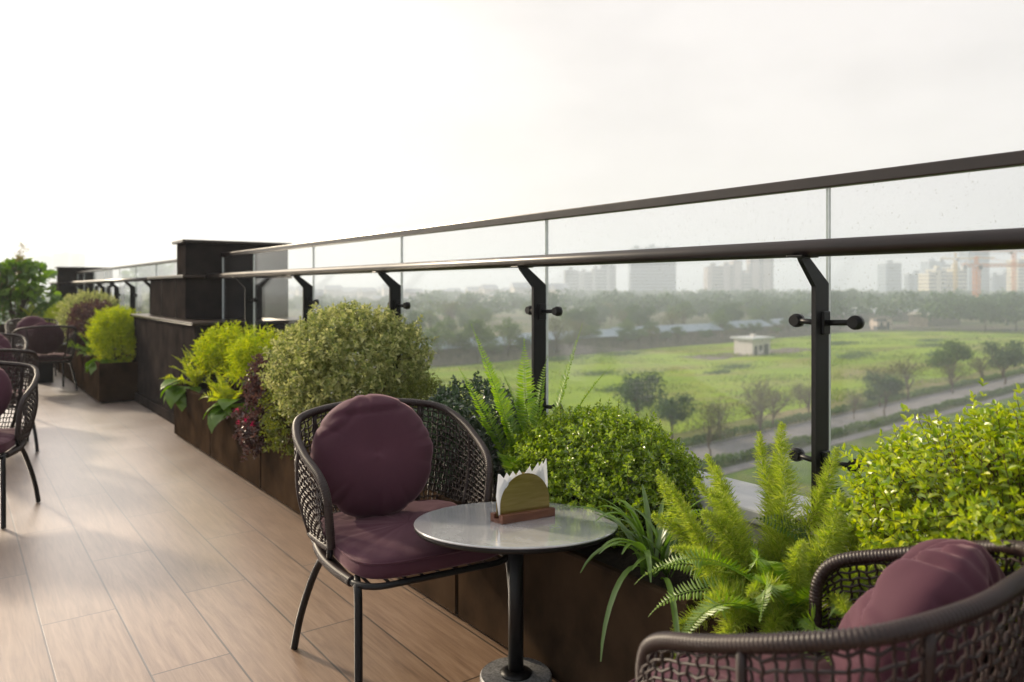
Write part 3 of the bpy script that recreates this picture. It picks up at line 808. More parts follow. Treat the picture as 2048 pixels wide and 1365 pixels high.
# ------------------------------------------------------------------ tables and napkins
TILT = (R(-3.8), R(3.0), 0)                   # the top leans a little, away from the viewer
def round_table(loc, label, group):
    r = thing("round_table", label, "table", loc, 0, group)
    m_ = MB(); lathe(m_, [(0.02, -0.0055), (0.315, -0.0055), (0.3155, -0.0045), (0.3155, -0.0022), (0.3140, 0.0), (0.01, 0.0)], 0, 0, 128, 0, False); o = m_.build("tabletop", M['marble'], r)
    o.location = (0, 0, 0.525); o.rotation_euler = TILT
    m_ = MB(); lathe(m_, [(0.02, -0.026), (0.285, -0.026), (0.309, -0.020), (0.3145, -0.013), (0.3145, -0.0057), (0.02, -0.0057)], 0, 0, 128, 0, False); m_.build("underside", M['steel'], o)
    m_ = MB(); lathe(m_, [(0.02, 0.487), (0.06, 0.487), (0.06, 0.4965), (0.02, 0.4965)], 0, 0, 48, 0, False); m_.build("top_plate", M['steel'], r)
    m_ = MB(); lathe(m_, [(0.024, 0.06), (0.024, 0.4865)], 0, 0, 32); m_.build("column", M['chair_metal'], r)
    m_ = MB(); lathe(m_, [(0.106, 0.0), (0.112, 0.004), (0.112, 0.046), (0.108, 0.051), (0.02, 0.051)], 0, 0, 72, 0, False); m_.build("base", M['terrazzo'], r)
    m_ = MB(); lathe(m_, [(0.050, 0.0515), (0.050, 0.056), (0.034, 0.064), (0.0245, 0.066)], 0, 0, 48); m_.build("collar", M['steel'], r)
    return r
TX, TY, TZ = 1.412, 1.873, 0.525
from mathutils import Euler
TM = Matrix.Translation((TX, TY, TZ)) @ Euler(TILT).to_matrix().to_4x4() @ Matrix.Translation((-TX, -TY, -TZ))
tb = round_table((TX, TY, 0), "low round table with a polished grey marble top between the two front chairs", "round marble tables")
c = copy_tree(tb); c.location = (0.255, 7.75, 0); c["label"] = "round table between the two facing chairs at the left edge, mostly hidden"
r = thing("pedestal_table", "small far table on a square black pedestal between the two far chairs", "table", (0.99, 11.76, 0))
m_ = MB(); box(m_, -0.11, 0.11, -0.11, 0.11, 0.0, 0.50, 0.004); m_.build("pedestal", M['steel'], r)
m_ = MB(); lathe(m_, [(0.02, 0.5015), (0.305, 0.5015), (0.31, 0.506), (0.31, 0.521), (0.307, 0.525), (0.01, 0.525)], 0, 0, 96, 0, False); m_.build("tabletop", M['marble'], r)

def napkin_holder(loc, label, group):
    r = thing("napkin_holder", label, "napkin holder", loc, 0, group)
    m_ = MB()
    # wooden block with a slot: two rails and two end-stops on a floor
    box(m_, -0.105, 0.105, -0.0325, -0.0125, 0.0, 0.026, 0.0015); box(m_, -0.105, 0.105, 0.0125, 0.0325, 0.0, 0.026, 0.0015); box(m_, -0.105, 0.105, -0.0123, 0.0123, 0.0, 0.012)
    m_.build("wooden_block", M['walnut'], r)
    hw, hs, top = 0.0975, 0.050, 0.142
    out = [(-hw, 0.016), (-hw, hs)] + [(-hw * math.cos(a), hs + (top - hs) * math.sin(a)) for a in np.linspace(0, math.pi, 30)[1:-1]] + [(hw, hs), (hw, 0.016)]
    for yy in (-0.0105, 0.0105):
        m_ = MB(); n = len(out); t = 0.0011
        v = [(x, yy - t, z) for x, z in out] + [(x, yy + t, z) for x, z in out]
        m_.add(v, [np.arange(n)[None], np.arange(n, 2 * n)[None, ::-1], np.array([[i, i + n, (i + 1) % n + n, (i + 1) % n] for i in range(n)])])
        m_.build("brass_plate", M['brass'], r)
    return r
HL = [((1.454, 1.8895, TZ), "brass and walnut napkin holder on the low round marble table"), ((0.27, 7.75, TZ), "napkin holder on the mostly hidden round table at the left edge"), ((0.99, 11.78, TZ), "far napkin holder on the pedestal table")]
h0 = None
for loc, lab in HL:
    if h0 is None:
        h0 = napkin_holder(loc, lab, "brass napkin holders"); h0.matrix_world = TM @ Matrix.Translation(loc)
    else:
        c = copy_tree(h0); c.matrix_world = Matrix.Translation(loc); c["label"] = lab
# folded napkins: each a thin folded sheet whose corner sticks up out of the holder
NK = [  # offset across the slot, then the outline in the plane of the plates
    (-0.0080, [(-0.100, 0.014), (-0.113, 0.080), (-0.108, 0.150), (-0.101, 0.149), (-0.035, 0.085), (-0.03, 0.014)]),
    (-0.0062, [(-0.098, 0.014), (-0.104, 0.100), (-0.074, 0.151), (-0.012, 0.080), (-0.005, 0.014)]),
    (-0.0046, [(-0.085, 0.014), (-0.090, 0.100), (-0.049, 0.153), (0.010, 0.085), (0.015, 0.014)]),
    (-0.0028, [(-0.07, 0.014), (-0.070, 0.090), (-0.022, 0.154), (0.035, 0.085), (0.035, 0.014)]),
    (-0.0010, [(-0.05, 0.014), (-0.045, 0.09), (0.030, 0.160), (0.060, 0.085), (0.055, 0.014)]),
    (0.0010, [(-0.03, 0.014), (-0.01, 0.09), (0.066, 0.168), (0.085, 0.085), (0.08, 0.014)]),
    (0.0030, [(-0.01, 0.014), (0.02, 0.09), (0.085, 0.171), (0.095, 0.09), (0.088, 0.014)]),
    (0.0052, [(0.01, 0.014), (0.035, 0.09), (0.104, 0.178), (0.107, 0.100), (0.093, 0.014)]),
]
for hi, (loc, _) in enumerate(HL):
    for k, (dy, ol) in enumerate(NK if hi == 0 else NK[::3]):
        m_ = MB(); n = len(ol)
        if hi == 0:
            pts = []
            for x, z in ol:
                lean = 0.010 * max(0, z - 0.05) / 0.1 * (-1 if k < 4 else 1) * 0.5
                pts.append((x, dy + lean, z))
            pts = np.array(pts); t = 0.00035
            v = np.vstack([pts - [0, t, 0], pts + [0, t, 0]])
            m_.add(v, [np.arange(n)[None], np.arange(n, 2 * n)[None, ::-1], np.array([[i, i + n, (i + 1) % n + n, (i + 1) % n] for i in range(n)])])
            o = m_.build("paper_napkin", M['paper']); o.matrix_world = TM @ Matrix.Translation(loc)
            nk0 = nk0 if k else []
            nk0.append(o)
            tag(o, "folded white paper napkin standing in the brass holder on the low round marble table", "napkin", "napkins in the front holder")
        else:
            o = nk0[k * 3].copy(); col.objects.link(o); o.matrix_world = Matrix.Translation(loc)
            tag(o, "white paper napkin in the %s napkin holder" % ("left-edge table's" if hi == 1 else "far pedestal table's"), "napkin", "napkins in the %s holder" % ("left" if hi == 1 else "far"))

# ------------------------------------------------------------------ planting along the railing
ZS = 0.395
shrub("variegated_shrub", "large rounded shrub with small cream and green leaves behind the front chair", "shrub", (1.77, 3.86, 0.78), (0.37, 0.41, 0.33), 2300, 0.065, 4, 0.030, 0.018, M['l_varieg'], ZS, 21, 0.35, 0.5, 0.30, 0.4, -0.75, twigs=False, nstem=14, stray=110)
shrub("boxwood_bush", "dense rounded boxwood bush with tiny bright green leaves right behind the marble table", "bush", (1.93, 2.03, 0.530), (0.23, 0.385, 0.225), 3200, 0.045, 4, 0.020, 0.0125, M['l_box'], ZS, 22, 0.3, 0.45, 0.2, 0.3, -0.7, nstem=10, stray=90)
shrub("dark_shrub", "low dark green glossy shrub between the front chair's rim and the tall sword fern", "shrub", (1.82, 2.80, 0.59), (0.24, 0.30, 0.18), 1100, 0.055, 3, 0.026, 0.016, M['l_dark'], ZS, 24, 0.3, 0.5, 0.22, 0.35, -0.7, nstem=8)
shrub("olive_shrub", "low olive green feathery shrub just above the front chair's back rim", "shrub", (1.88, 3.25, 0.57), (0.16, 0.28, 0.18), 900, 0.07, 5, 0.017, 0.006, M['l_olive'], ZS, 25, 0.9, 0.35, 0.2, 0.3, -0.5, nstem=7)
# golden shrub: looser, with long shoots that break the outline
root, rng = shrub("golden_shrub", "loose golden-yellow leafy shrub behind the armchair in the bottom right corner", "shrub", (1.87, 0.57, 0.67), (0.26, 0.40, 0.26), 1650, 0.075, 5, 0.025, 0.014, M['l_golden'], ZS, 23, 0.5, 0.45, 0.24, 0.35, -0.7, twigs=True, nstem=12)
f = MB(); tw = MB()
P, O = shrub_points(rng, 60, (0, 0, 0.27), (0.24, 0.38, 0.25), 0.05, 0.0, 0.1)
sprigs(f, rng, P, unit(O + np.array([0, 0, 0.55]) + rng.normal(size=P.shape) * 0.3), 0.15, 8, 0.023, 0.012, 0.7, 0.25, 0.2, 0, tw)
f.build("long_shoots", M['l_golden'], root)

def sword_fern(name, label, base, fronds, leafmat, pin=0.048, seed=0, step=0.0125, wfac=0.25):
    """fronds: list of (azimuth, lean at base, length, bend)"""
    rng = np.random.default_rng(seed)
    r = thing(name, label, "fern", base)
    for az, lean, ln, bend in fronds:
        n = 26; s = np.linspace(0, 1, n)
        ang = lean + bend * s ** 1.6
        dxy = np.sin(ang) * ln / n; dz = np.cos(ang) * ln / n
        h = np.cumsum(dxy); z = np.cumsum(dz)
        b0 = rng.normal(size=2) * 0.02
        wob = 0.012 * np.sin(s * 5 + rng.uniform(0, 6))
        p = np.stack([b0[0] + h * math.cos(az) - wob * math.sin(az), b0[1] + h * math.sin(az) + wob * math.cos(az), z], 1)
        f = MB(); tube(f, p, np.linspace(0.0022, 0.0007, n), 4, 0, False, False)
        k = int(ln / step); q = resample(p, k + 8)[6:-1]
        _, t, _, _ = frames(q)
        side = unit(np.cross(t, np.array([math.cos(az), math.sin(az), 0]) * 0.9 + np.array([0, 0, 0.15])))
        side = np.where((side @ np.array([-math.sin(az), math.cos(az), 0]))[:, None] < 0, -side, side)
        nr = unit(np.cross(side, t))
        u = np.linspace(0, 1, len(q))
        size = pin * np.clip(np.sin(np.pi * np.clip(u * 0.86 + 0.17, 0, 1)) ** 0.75, 0.08, 1) * rng.uniform(0.92, 1.08, len(q))
        for sg in (1, -1):
            leaves(f, q, side * sg * 1.0 + t * 0.28 + rng.normal(size=q.shape) * 0.05, nr, size, np.maximum(size * wfac, 0.006), 0.12, 0.14, 0, 0.30)
        f.build("frond", leafmat, r)
    return r
# azimuths are from +X; the viewer stands towards -X -Y
sword_fern("sword_fern", "tall sword fern with upright ladder-like fronds in front of the second railing post", (1.83, 2.33, ZS),
           [(R(118), R(15), 0.76, R(12)), (R(105), R(20), 0.60, R(6)), (R(80), R(4), 0.66, R(8)), (R(-28), R(13), 0.74, R(4)), (R(-50), R(20), 0.64, R(22)), (R(140), R(10), 0.56, R(14)), (R(-10), R(6), 0.60, R(10)), (R(112), R(30), 0.64, R(10)), (R(-52), R(36), 0.50, R(46)), (R(128), R(30), 0.46, R(18)), (R(-40), R(50), 0.52, R(42)),
            (R(160), R(8), 0.44, R(20)), (R(200), R(25), 0.36, R(45)), (R(20), R(20), 0.46, R(40)), (R(-80), R(28), 0.42, R(50)), (R(60), R(22), 0.5, R(30))], M['l_sword'], 0.060, 31)
sword_fern("sword_fern", "sword fern with long arching fronds growing through the yellow foxtail fern", (1.70, 1.10, ZS),
           [(R(95), R(30), 0.44, R(75)), (R(204), R(40), 0.52, R(70)), (R(185), R(50), 0.50, R(75)), (R(222), R(55), 0.46, R(60)), (R(150), R(50), 0.42, R(90)), (R(-20), R(25), 0.48, R(60)), (R(210), R(70), 0.40, R(60)), (R(160), R(32), 0.46, R(85)), (R(235), R(40), 0.44, R(85)), (R(140), R(42), 0.44, R(95)), (R(195), R(22), 0.42, R(80)), (R(250), R(62), 0.40, R(65))], M['l_sword'], 0.042, 32, 0.011)
sword_fern("sword_fern", "sword fern fronds showing at the left edge of the golden shrub", (1.88, 1.02, ZS),
           [(R(-60), R(8), 0.56, R(22)), (R(-30), R(18), 0.50, R(35)), (R(-90), R(22), 0.46, R(45)), (R(60), R(12), 0.42, R(50)), (R(130), R(25), 0.38, R(60))], M['l_strap'], 0.062, 33, 0.0125, 0.2)

def foxtail(name, label, base, plumes, mat, seed, nd=900, rad=0.026):
    rng = np.random.default_rng(seed)
    r = thing(name, label, "fern", base)
    for bx, by, az, lean, ln, bend in plumes:
        ln *= rng.uniform(0.8, 1.0); lean = lean * 1.2 + R(rng.uniform(0, 7)); bend = bend + R(rng.uniform(-4, 24))
        n = 16; s = np.linspace(0, 1, n); ang = lean + bend * 1.7 * s ** 1.5 + 0.16 * np.sin(s * 6 + az * 5) * s
        h = np.cumsum(np.sin(ang) * ln / n); z = np.cumsum(np.cos(ang) * ln / n)
        p = np.stack([bx + h * math.cos(az) + 0.012 * np.sin(s * 5 + az) * s, by + h * math.sin(az) + 0.012 * np.sin(s * 6 + bx * 90) * s, z], 1)
        prad = rad * rng.uniform(0.62, 1.12)
        f = MB(); tube(f, p, np.linspace(0.002, 0.0008, n), 4, 0, False, False)
        _, t, nn, bb = frames(p)
        N = int(nd * ln / 0.4); u = np.clip(rng.beta(1.25, 1.05, N), 0.08, 1); i = u * (n - 1); i0 = np.clip(i.astype(int), 0, n - 2); w = (i - i0)[:, None]
        c = p[i0] * (1 - w) + p[i0 + 1] * w
        a = rng.uniform(0, 2 * np.pi, N)[:, None]
        rd = np.cos(a) * nn[i0] + np.sin(a) * bb[i0]
        env = prad * 1.25 * np.clip(u * 4, 0, 1) ** 0.6 * np.clip(1 - u * 0.97, 0.02, 1) ** 0.55 * rng.choice([0.75, 1.0, 1.0, 1.25], N)
        start = rng.random(N)[:, None] * 0.55
        tipd = unit(rd + t[i0] * rng.uniform(0.2, 0.9, N)[:, None] + rng.normal(size=(N, 3)) * 0.25)
        b0 = c + rd * env[:, None] * start
        L = (env * rng.uniform(0.5, 0.85, N))[:, None]
        sd = unit(np.cross(tipd, rand_dirs(rng, N))) * 0.0011
        v = np.stack([b0 - sd, b0 + sd, b0 + tipd * L + sd * 0.4, b0 + tipd * L - sd * 0.4], 1).reshape(-1, 3)
        f.add(v, [np.arange(N)[:, None] * 4 + np.arange(4)])
        f.build("plume", mat, r)
    return r
rng = np.random.default_rng(77)
pls = [(0.02, 0.02, R(10), R(3), 0.50, R(4)), (-0.03, 0.05, R(100), R(7), 0.47, R(6)), (0.05, -0.05, R(-70), R(5), 0.49, R(8)), (-0.06, 0.10, R(140), R(15), 0.48, R(-4)), (-0.07, 0.02, R(165), R(30), 0.40, R(10)),
       (0.03, 0.08, R(80), R(14), 0.42, R(8)), (0.08, -0.10, R(-60), R(14), 0.44, R(8)), (0.10, -0.16, R(-55), R(16), 0.38, R(10)), (-0.05, -0.05, R(200), R(22), 0.36, R(20)), (-0.08, -0.02, R(190), R(42), 0.34, R(35)),
       (-0.04, -0.12, R(230), R(30), 0.34, R(30)), (-0.09, 0.06, R(175), R(58), 0.30, R(30)), (0.02, -0.14, R(250), R(18), 0.36, R(18)), (-0.08, -0.14, R(215), R(60), 0.34, R(45)), (0.06, 0.03, R(40), R(10), 0.44, R(10)),
       (-0.02, 0.0, R(150), R(10), 0.36, R(15)), (-0.06, 0.06, R(150), R(14), 0.30, R(20)), (-0.10, -0.08, R(195), R(80), 0.30, R(35)), (0.0, -0.2, R(270), R(28), 0.34, R(25)), (-0.06, -0.22, R(240), R(45), 0.30, R(35)), (0.04, -0.24, R(-80), R(14), 0.38, R(14)),
       (-0.03, 0.09, R(120), R(16), 0.36, R(12)), (-0.1, -0.2, R(225), R(70), 0.30, R(40)),
       (0.0, 0.12, R(90), R(5), 0.44, R(6)), (0.07, 0.0, R(-10), R(4), 0.53, R(3)), (0.09, 0.06, R(50), R(6), 0.46, R(8)), (0.02, -0.06, R(-90), R(6), 0.44, R(8)), (0.1, -0.08, R(-40), R(8), 0.47, R(6)), (-0.02, -0.08, R(210), R(12), 0.38, R(14)), (0.04, -0.18, R(-90), R(10), 0.42, R(8)), (-0.05, 0.16, R(120), R(10), 0.40, R(10)), (0.0, 0.06, R(170), R(14), 0.42, R(6)), (0.1, -0.22, R(-80), R(12), 0.44, R(8)), (-0.1, 0.0, R(190), R(34), 0.30, R(20))]
for _ in range(16): pls.append((rng.uniform(-0.08, 0.1), rng.uniform(-0.24, 0.14), R(rng.uniform(0, 360)), R(rng.uniform(8, 50)), rng.uniform(0.2, 0.36), R(rng.uniform(10, 45))))
foxtail("foxtail_fern", "yellow-green foxtail fern with fluffy upright plumes between the boxwood bush and the golden shrub", (1.74, 1.17, ZS), pls, M['l_foxtail'], 41, 1900, 0.050)

def strap_plant(name, label, base, n, mat, seed, lmin=0.3, lmax=0.48, wd=0.016, az0=0, az1=360, extra=()):
    rng = np.random.default_rng(seed)
    r = thing(name, label, "plant", base); 
    spec = [(R(rng.uniform(az0, az1)), R(rng.uniform(5, 42)), rng.uniform(lmin, lmax), R(rng.uniform(40, 120)), wd * rng.uniform(0.7, 1.2)) for _ in range(n)] + list(extra)
    for az, lean, ln, bend, w in spec:
        k = 12; s = np.linspace(0, 1, k); ang = lean + bend * s ** 1.5
        h = np.cumsum(np.sin(ang) * ln / k); z = np.cumsum(np.cos(ang) * ln / k)
        c = np.stack([h * math.cos(az), h * math.sin(az), z], 1) + rng.normal(size=3) * np.array([0.02, 0.02, 0])
        sd = np.array([-math.sin(az), math.cos(az), 0]); _, t, _, _ = frames(c); up = unit(np.cross(t, sd)); up = np.where(up[:, 2:] < 0, -up, up)
        ww = w * np.clip(np.sin(np.pi * (0.12 + 0.86 * s)) ** 0.6, 0.05, 1)
        L = c + sd * ww[:, None] * 0.5 + up * ww[:, None] * 0.22; Rr = c - sd * ww[:, None] * 0.5 + up * ww[:, None] * 0.22
        v = np.stack([L, c, Rr], 1).reshape(-1, 3); i = np.arange(k - 1)[:, None] * 3
        f = MB()
        f.add(v, [np.concatenate([i + np.array([0, 1, 4, 3]), i + np.array([1, 2, 5, 4])])], 0, True); f.build("leaf_blade", mat, r)
    return r
strap_plant("strap_leaf_plant", "strap-leaved plant with long arching blades hanging beside the marble table", (1.66, 1.52, ZS), 34, M['l_strap'], 51, 0.22, 0.37, 0.016, 0, 360,
            [(R(205), R(55), 0.52, R(110), 0.016), (R(228), R(62), 0.55, R(95), 0.016), (R(120), R(25), 0.36, R(80), 0.018), (R(180), R(35), 0.36, R(100), 0.018)])

def broad_plant(name, label, base, specs, mat, cat="plant"):
    """specs: (azimuth, petiole lean, petiole length, blade length, blade droop)"""
    r = thing(name, label, cat, base)
    sm = MB()
    for az, lean, pl_, bl, droop in specs:
        s = np.linspace(0, 1, 8); ang = lean + R(25) * s
        h = np.cumsum(np.sin(ang) * pl_ / 8); z = np.cumsum(np.cos(ang) * pl_ / 8)
        p = np.stack([h * math.cos(az), h * math.sin(az), z], 1); tube(sm, p, np.linspace(0.005, 0.003, 8), 5, 0, False, False)
        k = 11; u = np.linspace(0, 1, k); a2 = lean + R(45) + droop * u
        hh = h[-1] + np.cumsum(np.sin(a2) * bl / k) - bl * 0.15 * math.sin(a2[0]); zz = z[-1] + np.cumsum(np.cos(a2) * bl / k) - bl * 0.15 * math.cos(a2[0])
        c = np.stack([hh * math.cos(az), hh * math.sin(az), zz], 1); sd = np.array([-math.sin(az), math.cos(az), 0])
        w = bl * 0.44 * np.clip((np.sin(np.pi * np.clip(0.16 + 0.84 * u, 0, 1) ** 0.62)), 0.01, 1)
        _, t, _, _ = frames(c); up = unit(np.cross(t, sd)); up = np.where(up[:, 2:] < 0, -up, up)
        cols_ = []
        for q in (-1, -0.55, 0, 0.55, 1):
            cols_.append(c + sd * (w * q)[:, None] + up * (w * (0.16 * abs(q) - 0.10 * q * q + 0.03 * math.sin(q * 9)) + 0.012 * bl * np.sin(u * 14 + q * 3))[:, None])
        v = np.stack(cols_, 1).reshape(-1, 3); i = np.arange(k - 1)[:, None, None] * 5; j = np.arange(4)[None, :, None]
        f = MB()
        f.add(v, [(i + j + np.array([0, 1, 6, 5])).reshape(-1, 4)], 0, True); f.build("leaf_blade", mat, r)
    sm.build("stalks", M['twig'], r)
    return r

# the group at the end of the near planters
shrub("lime_bush", "lime-yellow feathery bush in the near planters against the dark pillar, left of its twin", "bush", (1.76, 6.10, 0.70), (0.17, 0.20, 0.16), 300, 0.11, 6, 0.055, 0.009, M['l_bamboo'], ZS, 61, 0.8, 0.55, 0.25, 0.3, -0.6, nstem=7)
shrub("lime_bush", "lime-yellow feathery bush in the near planters, right of its twin and behind the burgundy shrub", "bush", (1.79, 5.36, 0.69), (0.16, 0.20, 0.17), 290, 0.11, 6, 0.055, 0.009, M['l_bamboo'], ZS, 62, 0.8, 0.55, 0.25, 0.3, -0.6, nstem=7)
root, rng = shrub("burgundy_shrub", "burgundy-leaved shrub with pink flowers spilling over the planter left of the big cream-leaved shrub", "shrub", (1.62, 4.66, 0.58), (0.13, 0.16, 0.21), 360, 0.09, 5, 0.032, 0.020, M['l_red'], ZS, 63, 0.1, 0.6, 0.3, 0.4, -0.8, nstem=10)
P = np.column_stack([rng.uniform(-0.17, -0.08, 60), rng.uniform(-0.14, 0.18, 60), rng.uniform(-0.10, 0.12, 60)])
f = MB(); sprigs(f, rng, P, np.array([-0.3, -0.1, -1.0]) + rng.normal(size=P.shape) * 0.5, 0.09, 5, 0.032, 0.020, 0.8, 0.25, 0.2, 0, None)
f.build("hanging_foliage", M['l_red'], root)
for k in range(5):
    q = np.array([rng.uniform(-0.20, -0.15), rng.uniform(-0.12, 0.22), rng.uniform(-0.12, 0.12)])
    f = MB(); d = rand_dirs(rng, 14); leaves(f, np.repeat(q[None], 14, 0), d, rand_dirs(rng, 14), 0.022, 0.006, 0.1, 0.3); f.build("flower", M['l_pink'], root)
# cream shrub's own skirt hangs over the box
root, rng = shrub("trailing_shrub", "yellowish trailing shrub hanging over the planter face left of the front chair", "shrub", (1.58, 4.12, 0.52), (0.13, 0.26, 0.19), 420, 0.07, 4, 0.024, 0.013, M['l_olive'], ZS, 64, 0.0, 0.5, 0.25, 0.3, -0.85, nstem=6)
sword_fern("sword_fern", "yellow-green fern at the end of the near planters beside the pillar", (1.66, 6.62, ZS),
           [(R(a), R(l), n, R(b)) for a, l, n, b in ((150, 20, .38, 40), (190, 30, .36, 50), (230, 25, .40, 35), (120, 15, .40, 30), (250, 40, .36, 50), (80, 20, .36, 40), (200, 10, .42, 25), (280, 30, .36, 45), (170, 50, .34, 50), (215, 50, .36, 60))], M['l_bamboo'], 0.05, 34, 0.016)
sword_fern("sword_fern", "yellow-green fern below the twin lime bushes, over the planter edge", (1.62, 5.55, ZS),
           [(R(a), R(l), n, R(b)) for a, l, n, b in ((150, 20, .30, 40), (190, 30, .32, 50), (230, 25, .34, 35), (120, 35, .30, 30), (250, 40, .34, 50), (200, 15, .34, 25), (270, 45, .34, 45), (210, 50, .32, 60))], M['l_bamboo'], 0.05, 35, 0.016)
broad_plant("broad_leaf_plant", "broad glossy green leaves drooping over the last near planter", (1.60, 6.62, ZS), [(R(a), R(l), p, b, R(d)) for a, l, p, b, d in ((180, 50, .10, .22, 75), (215, 55, .12, .24, 80), (250, 55, .10, .22, 80), (150, 45, .12, .22, 70), (200, 35, .16, .20, 60), (235, 75, .10, .2, 60))], M['l_broad'])
broad_plant("broad_leaf_plant", "broad glossy leaves with one shining pale leaf beside the burgundy shrub", (1.60, 5.40, ZS), [(R(a), R(l), p, b, R(d)) for a, l, p, b, d in ((180, 50, .08, .2, 70), (215, 55, .08, .22, 50), (250, 45, .10, .2, 40), (160, 45, .10, .2, 70), (285, 50, .10, .2, 40), (200, 65, .10, .22, 70), (235, 30, .12, .18, 60))], M['l_broad'])
shrub("dark_shrub", "small dark grey-green shrub at the foot of the pillar above the last near planter", "shrub", (1.80, 6.66, 0.58), (0.17, 0.18, 0.17), 380, 0.05, 3, 0.028, 0.016, M['l_dark'], ZS, 65, 0.3, 0.5, 0.2, 0.3, -0.6, nstem=5)

# the far planters
shrub("lime_bush", "round clipped lime-yellow bush in the far planters right of the far chairs", "bush", (1.55, 9.62, 0.68), (0.24, 0.31, 0.25), 900, 0.09, 6, 0.042, 0.009, M['l_bamboo'], ZS, 71, 0.5, 0.5, 0.3, 0.3, -0.8, nstem=6, stray=40)
broad_plant("broad_leaf_plant", "broad dark leaves under the far round lime bush, catching the sun", (1.40, 9.50, ZS), [(R(a), R(l), p, b, R(d)) for a, l, p, b, d in ((180, 55, .10, .2, 60), (215, 60, .10, .2, 60), (250, 60, .10, .2, 60), (150, 60, .10, .2, 60), (130, 60, .14, .22, 60), (280, 50, .12, .2, 60), (100, 65, .2, .22, 60))], M['l_broad'])
shrub("variegated_shrub", "distant cream-leaved shrub rising behind the purple-leaved one", "shrub", (1.62, 12.2, 0.80), (0.36, 0.46, 0.36), 800, 0.09, 4, 0.036, 0.02, M['l_varieg'], ZS, 72, 0.4, 0.45, 0.2, 0.3, -0.7, nstem=6)
shrub("burgundy_shrub", "purple-leaved shrub in the far planters beside the round lime bush", "shrub", (1.50, 10.95, 0.74), (0.26, 0.42, 0.27), 700, 0.09, 4, 0.036, 0.022, M['l_red'], ZS, 73, 0.2, 0.5, 0.2, 0.3, -0.7, nstem=6)
sword_fern("sword_fern", "dark fern below the purple-leaved shrub in the far planters", (1.42, 10.5, ZS), [(R(a), R(l), n, R(b)) for a, l, n, b in ((180, 40, .40, 60), (215, 45, .42, 60), (250, 40, .42, 50), (150, 35, .40, 60), (200, 20, .42, 40), (235, 60, .40, 60), (120, 20, .5, 30))], M['l_sword'], 0.055, 36, 0.018)
shrub("lime_bush", "small lime bush beyond the distant cream-leaved shrub", "bush", (1.52, 14.6, 0.70), (0.25, 0.4, 0.26), 600, 0.07, 4, 0.036, 0.011, M['l_bamboo'], ZS, 74, 0.4, 0.4, 0.2, 0.3, -0.7, nstem=5)
shrub("green_shrub", "mid green shrub in front of the distant pillar", "shrub", (1.50, 15.6, 0.72), (0.3, 0.4, 0.28), 420, 0.1, 3, 0.055, 0.026, M['l_fig'], ZS, 75, 0.5, 0.4, 0.2, 0.3, -0.7, nstem=5)
# the end of the terrace
r = thing("fig_tree", "bushy big-leaved fig tree at the far end of the terrace by the left edge", "tree", (0.92, 15.8, 0.57))
rng = np.random.default_rng(81)
P, O = shrub_points(rng, 330, (0.06, 0, 0.78), (0.37, 0.36, 0.38), -0.9, 0.45, 0.3)
f = MB(); leaves(f, P, O + np.array([0, 0, 0.3]) + rng.normal(size=P.shape) * 0.5, O + rng.normal(size=P.shape) * 0.3 + np.array([0, 0, 0.6]), rng.uniform(0.13, 0.2, len(P)), rng.uniform(0.09, 0.13, len(P)), 0.15, 0.25, 0, 0.42); f.build("foliage", M['l_fig'], r)
m_ = MB(); stems(m_, rng, (0, 0, 0), P[:18], 0.018, 0.004, 6); m_.build("trunk", M['bark'], r)
r = thing("feathery_grass", "tall wispy dry plumes beside the big-leaved fig tree", "plant", (0.74, 15.75, 0.57))
f = MB()
for k in range(16):
    az = rng.uniform(0, 6.28); ln = rng.uniform(0.9, 1.55); n = 10; s = np.linspace(0, 1, n); a = R(4) + R(rng.uniform(4, 26)) * s
    p = np.stack([np.cumsum(np.sin(a)) * ln / n * math.cos(az), np.cumsum(np.sin(a)) * ln / n * math.sin(az), np.cumsum(np.cos(a)) * ln / n], 1)
    tube(f, p, np.linspace(0.006, 0.002, n), 4)
    q = p[-5:]; N = 90; c = q[rng.integers(0, 5, N)] + rng.normal(size=(N, 3)) * 0.03
    leaves(f, c, rand_dirs(rng, N) + np.array([0, 0, .5]), rand_dirs(rng, N), 0.07, 0.008, 0.1, 0.3)
f.build("plumes", M['l_dry'], r)
strap_plant("strap_leaf_plant", "tuft of arching green blades at the far end of the terrace under the fig tree", (1.05, 15.7, 0.57), 46, M['l_strap'], 82, 0.4, 0.75, 0.035)
sword_fern("sword_fern", "bright fern in the end planter under the fig tree", (1.2, 15.62, 0.57), [(R(a), R(l), n, R(b)) for a, l, n, b in ((180, 20, .45, 40), (215, 25, .5, 40), (250, 20, .5, 40), (285, 25, .5, 40), (320, 30, .45, 40), (240, 8, .5, 20), (200, 8, .5, 20))], M['l_bamboo'], 0.07, 37, 0.022)
shrub("green_shrub", "dense green shrub filling the end planter left of the fig tree", "shrub", (0.1, 15.8, 1.0), (0.75, 0.35, 0.5), 600, 0.12, 3, 0.07, 0.035, M['l_fig'], 0.57, 83, 0.4, 0.4, 0.2, 0.3, -0.9, nstem=6)

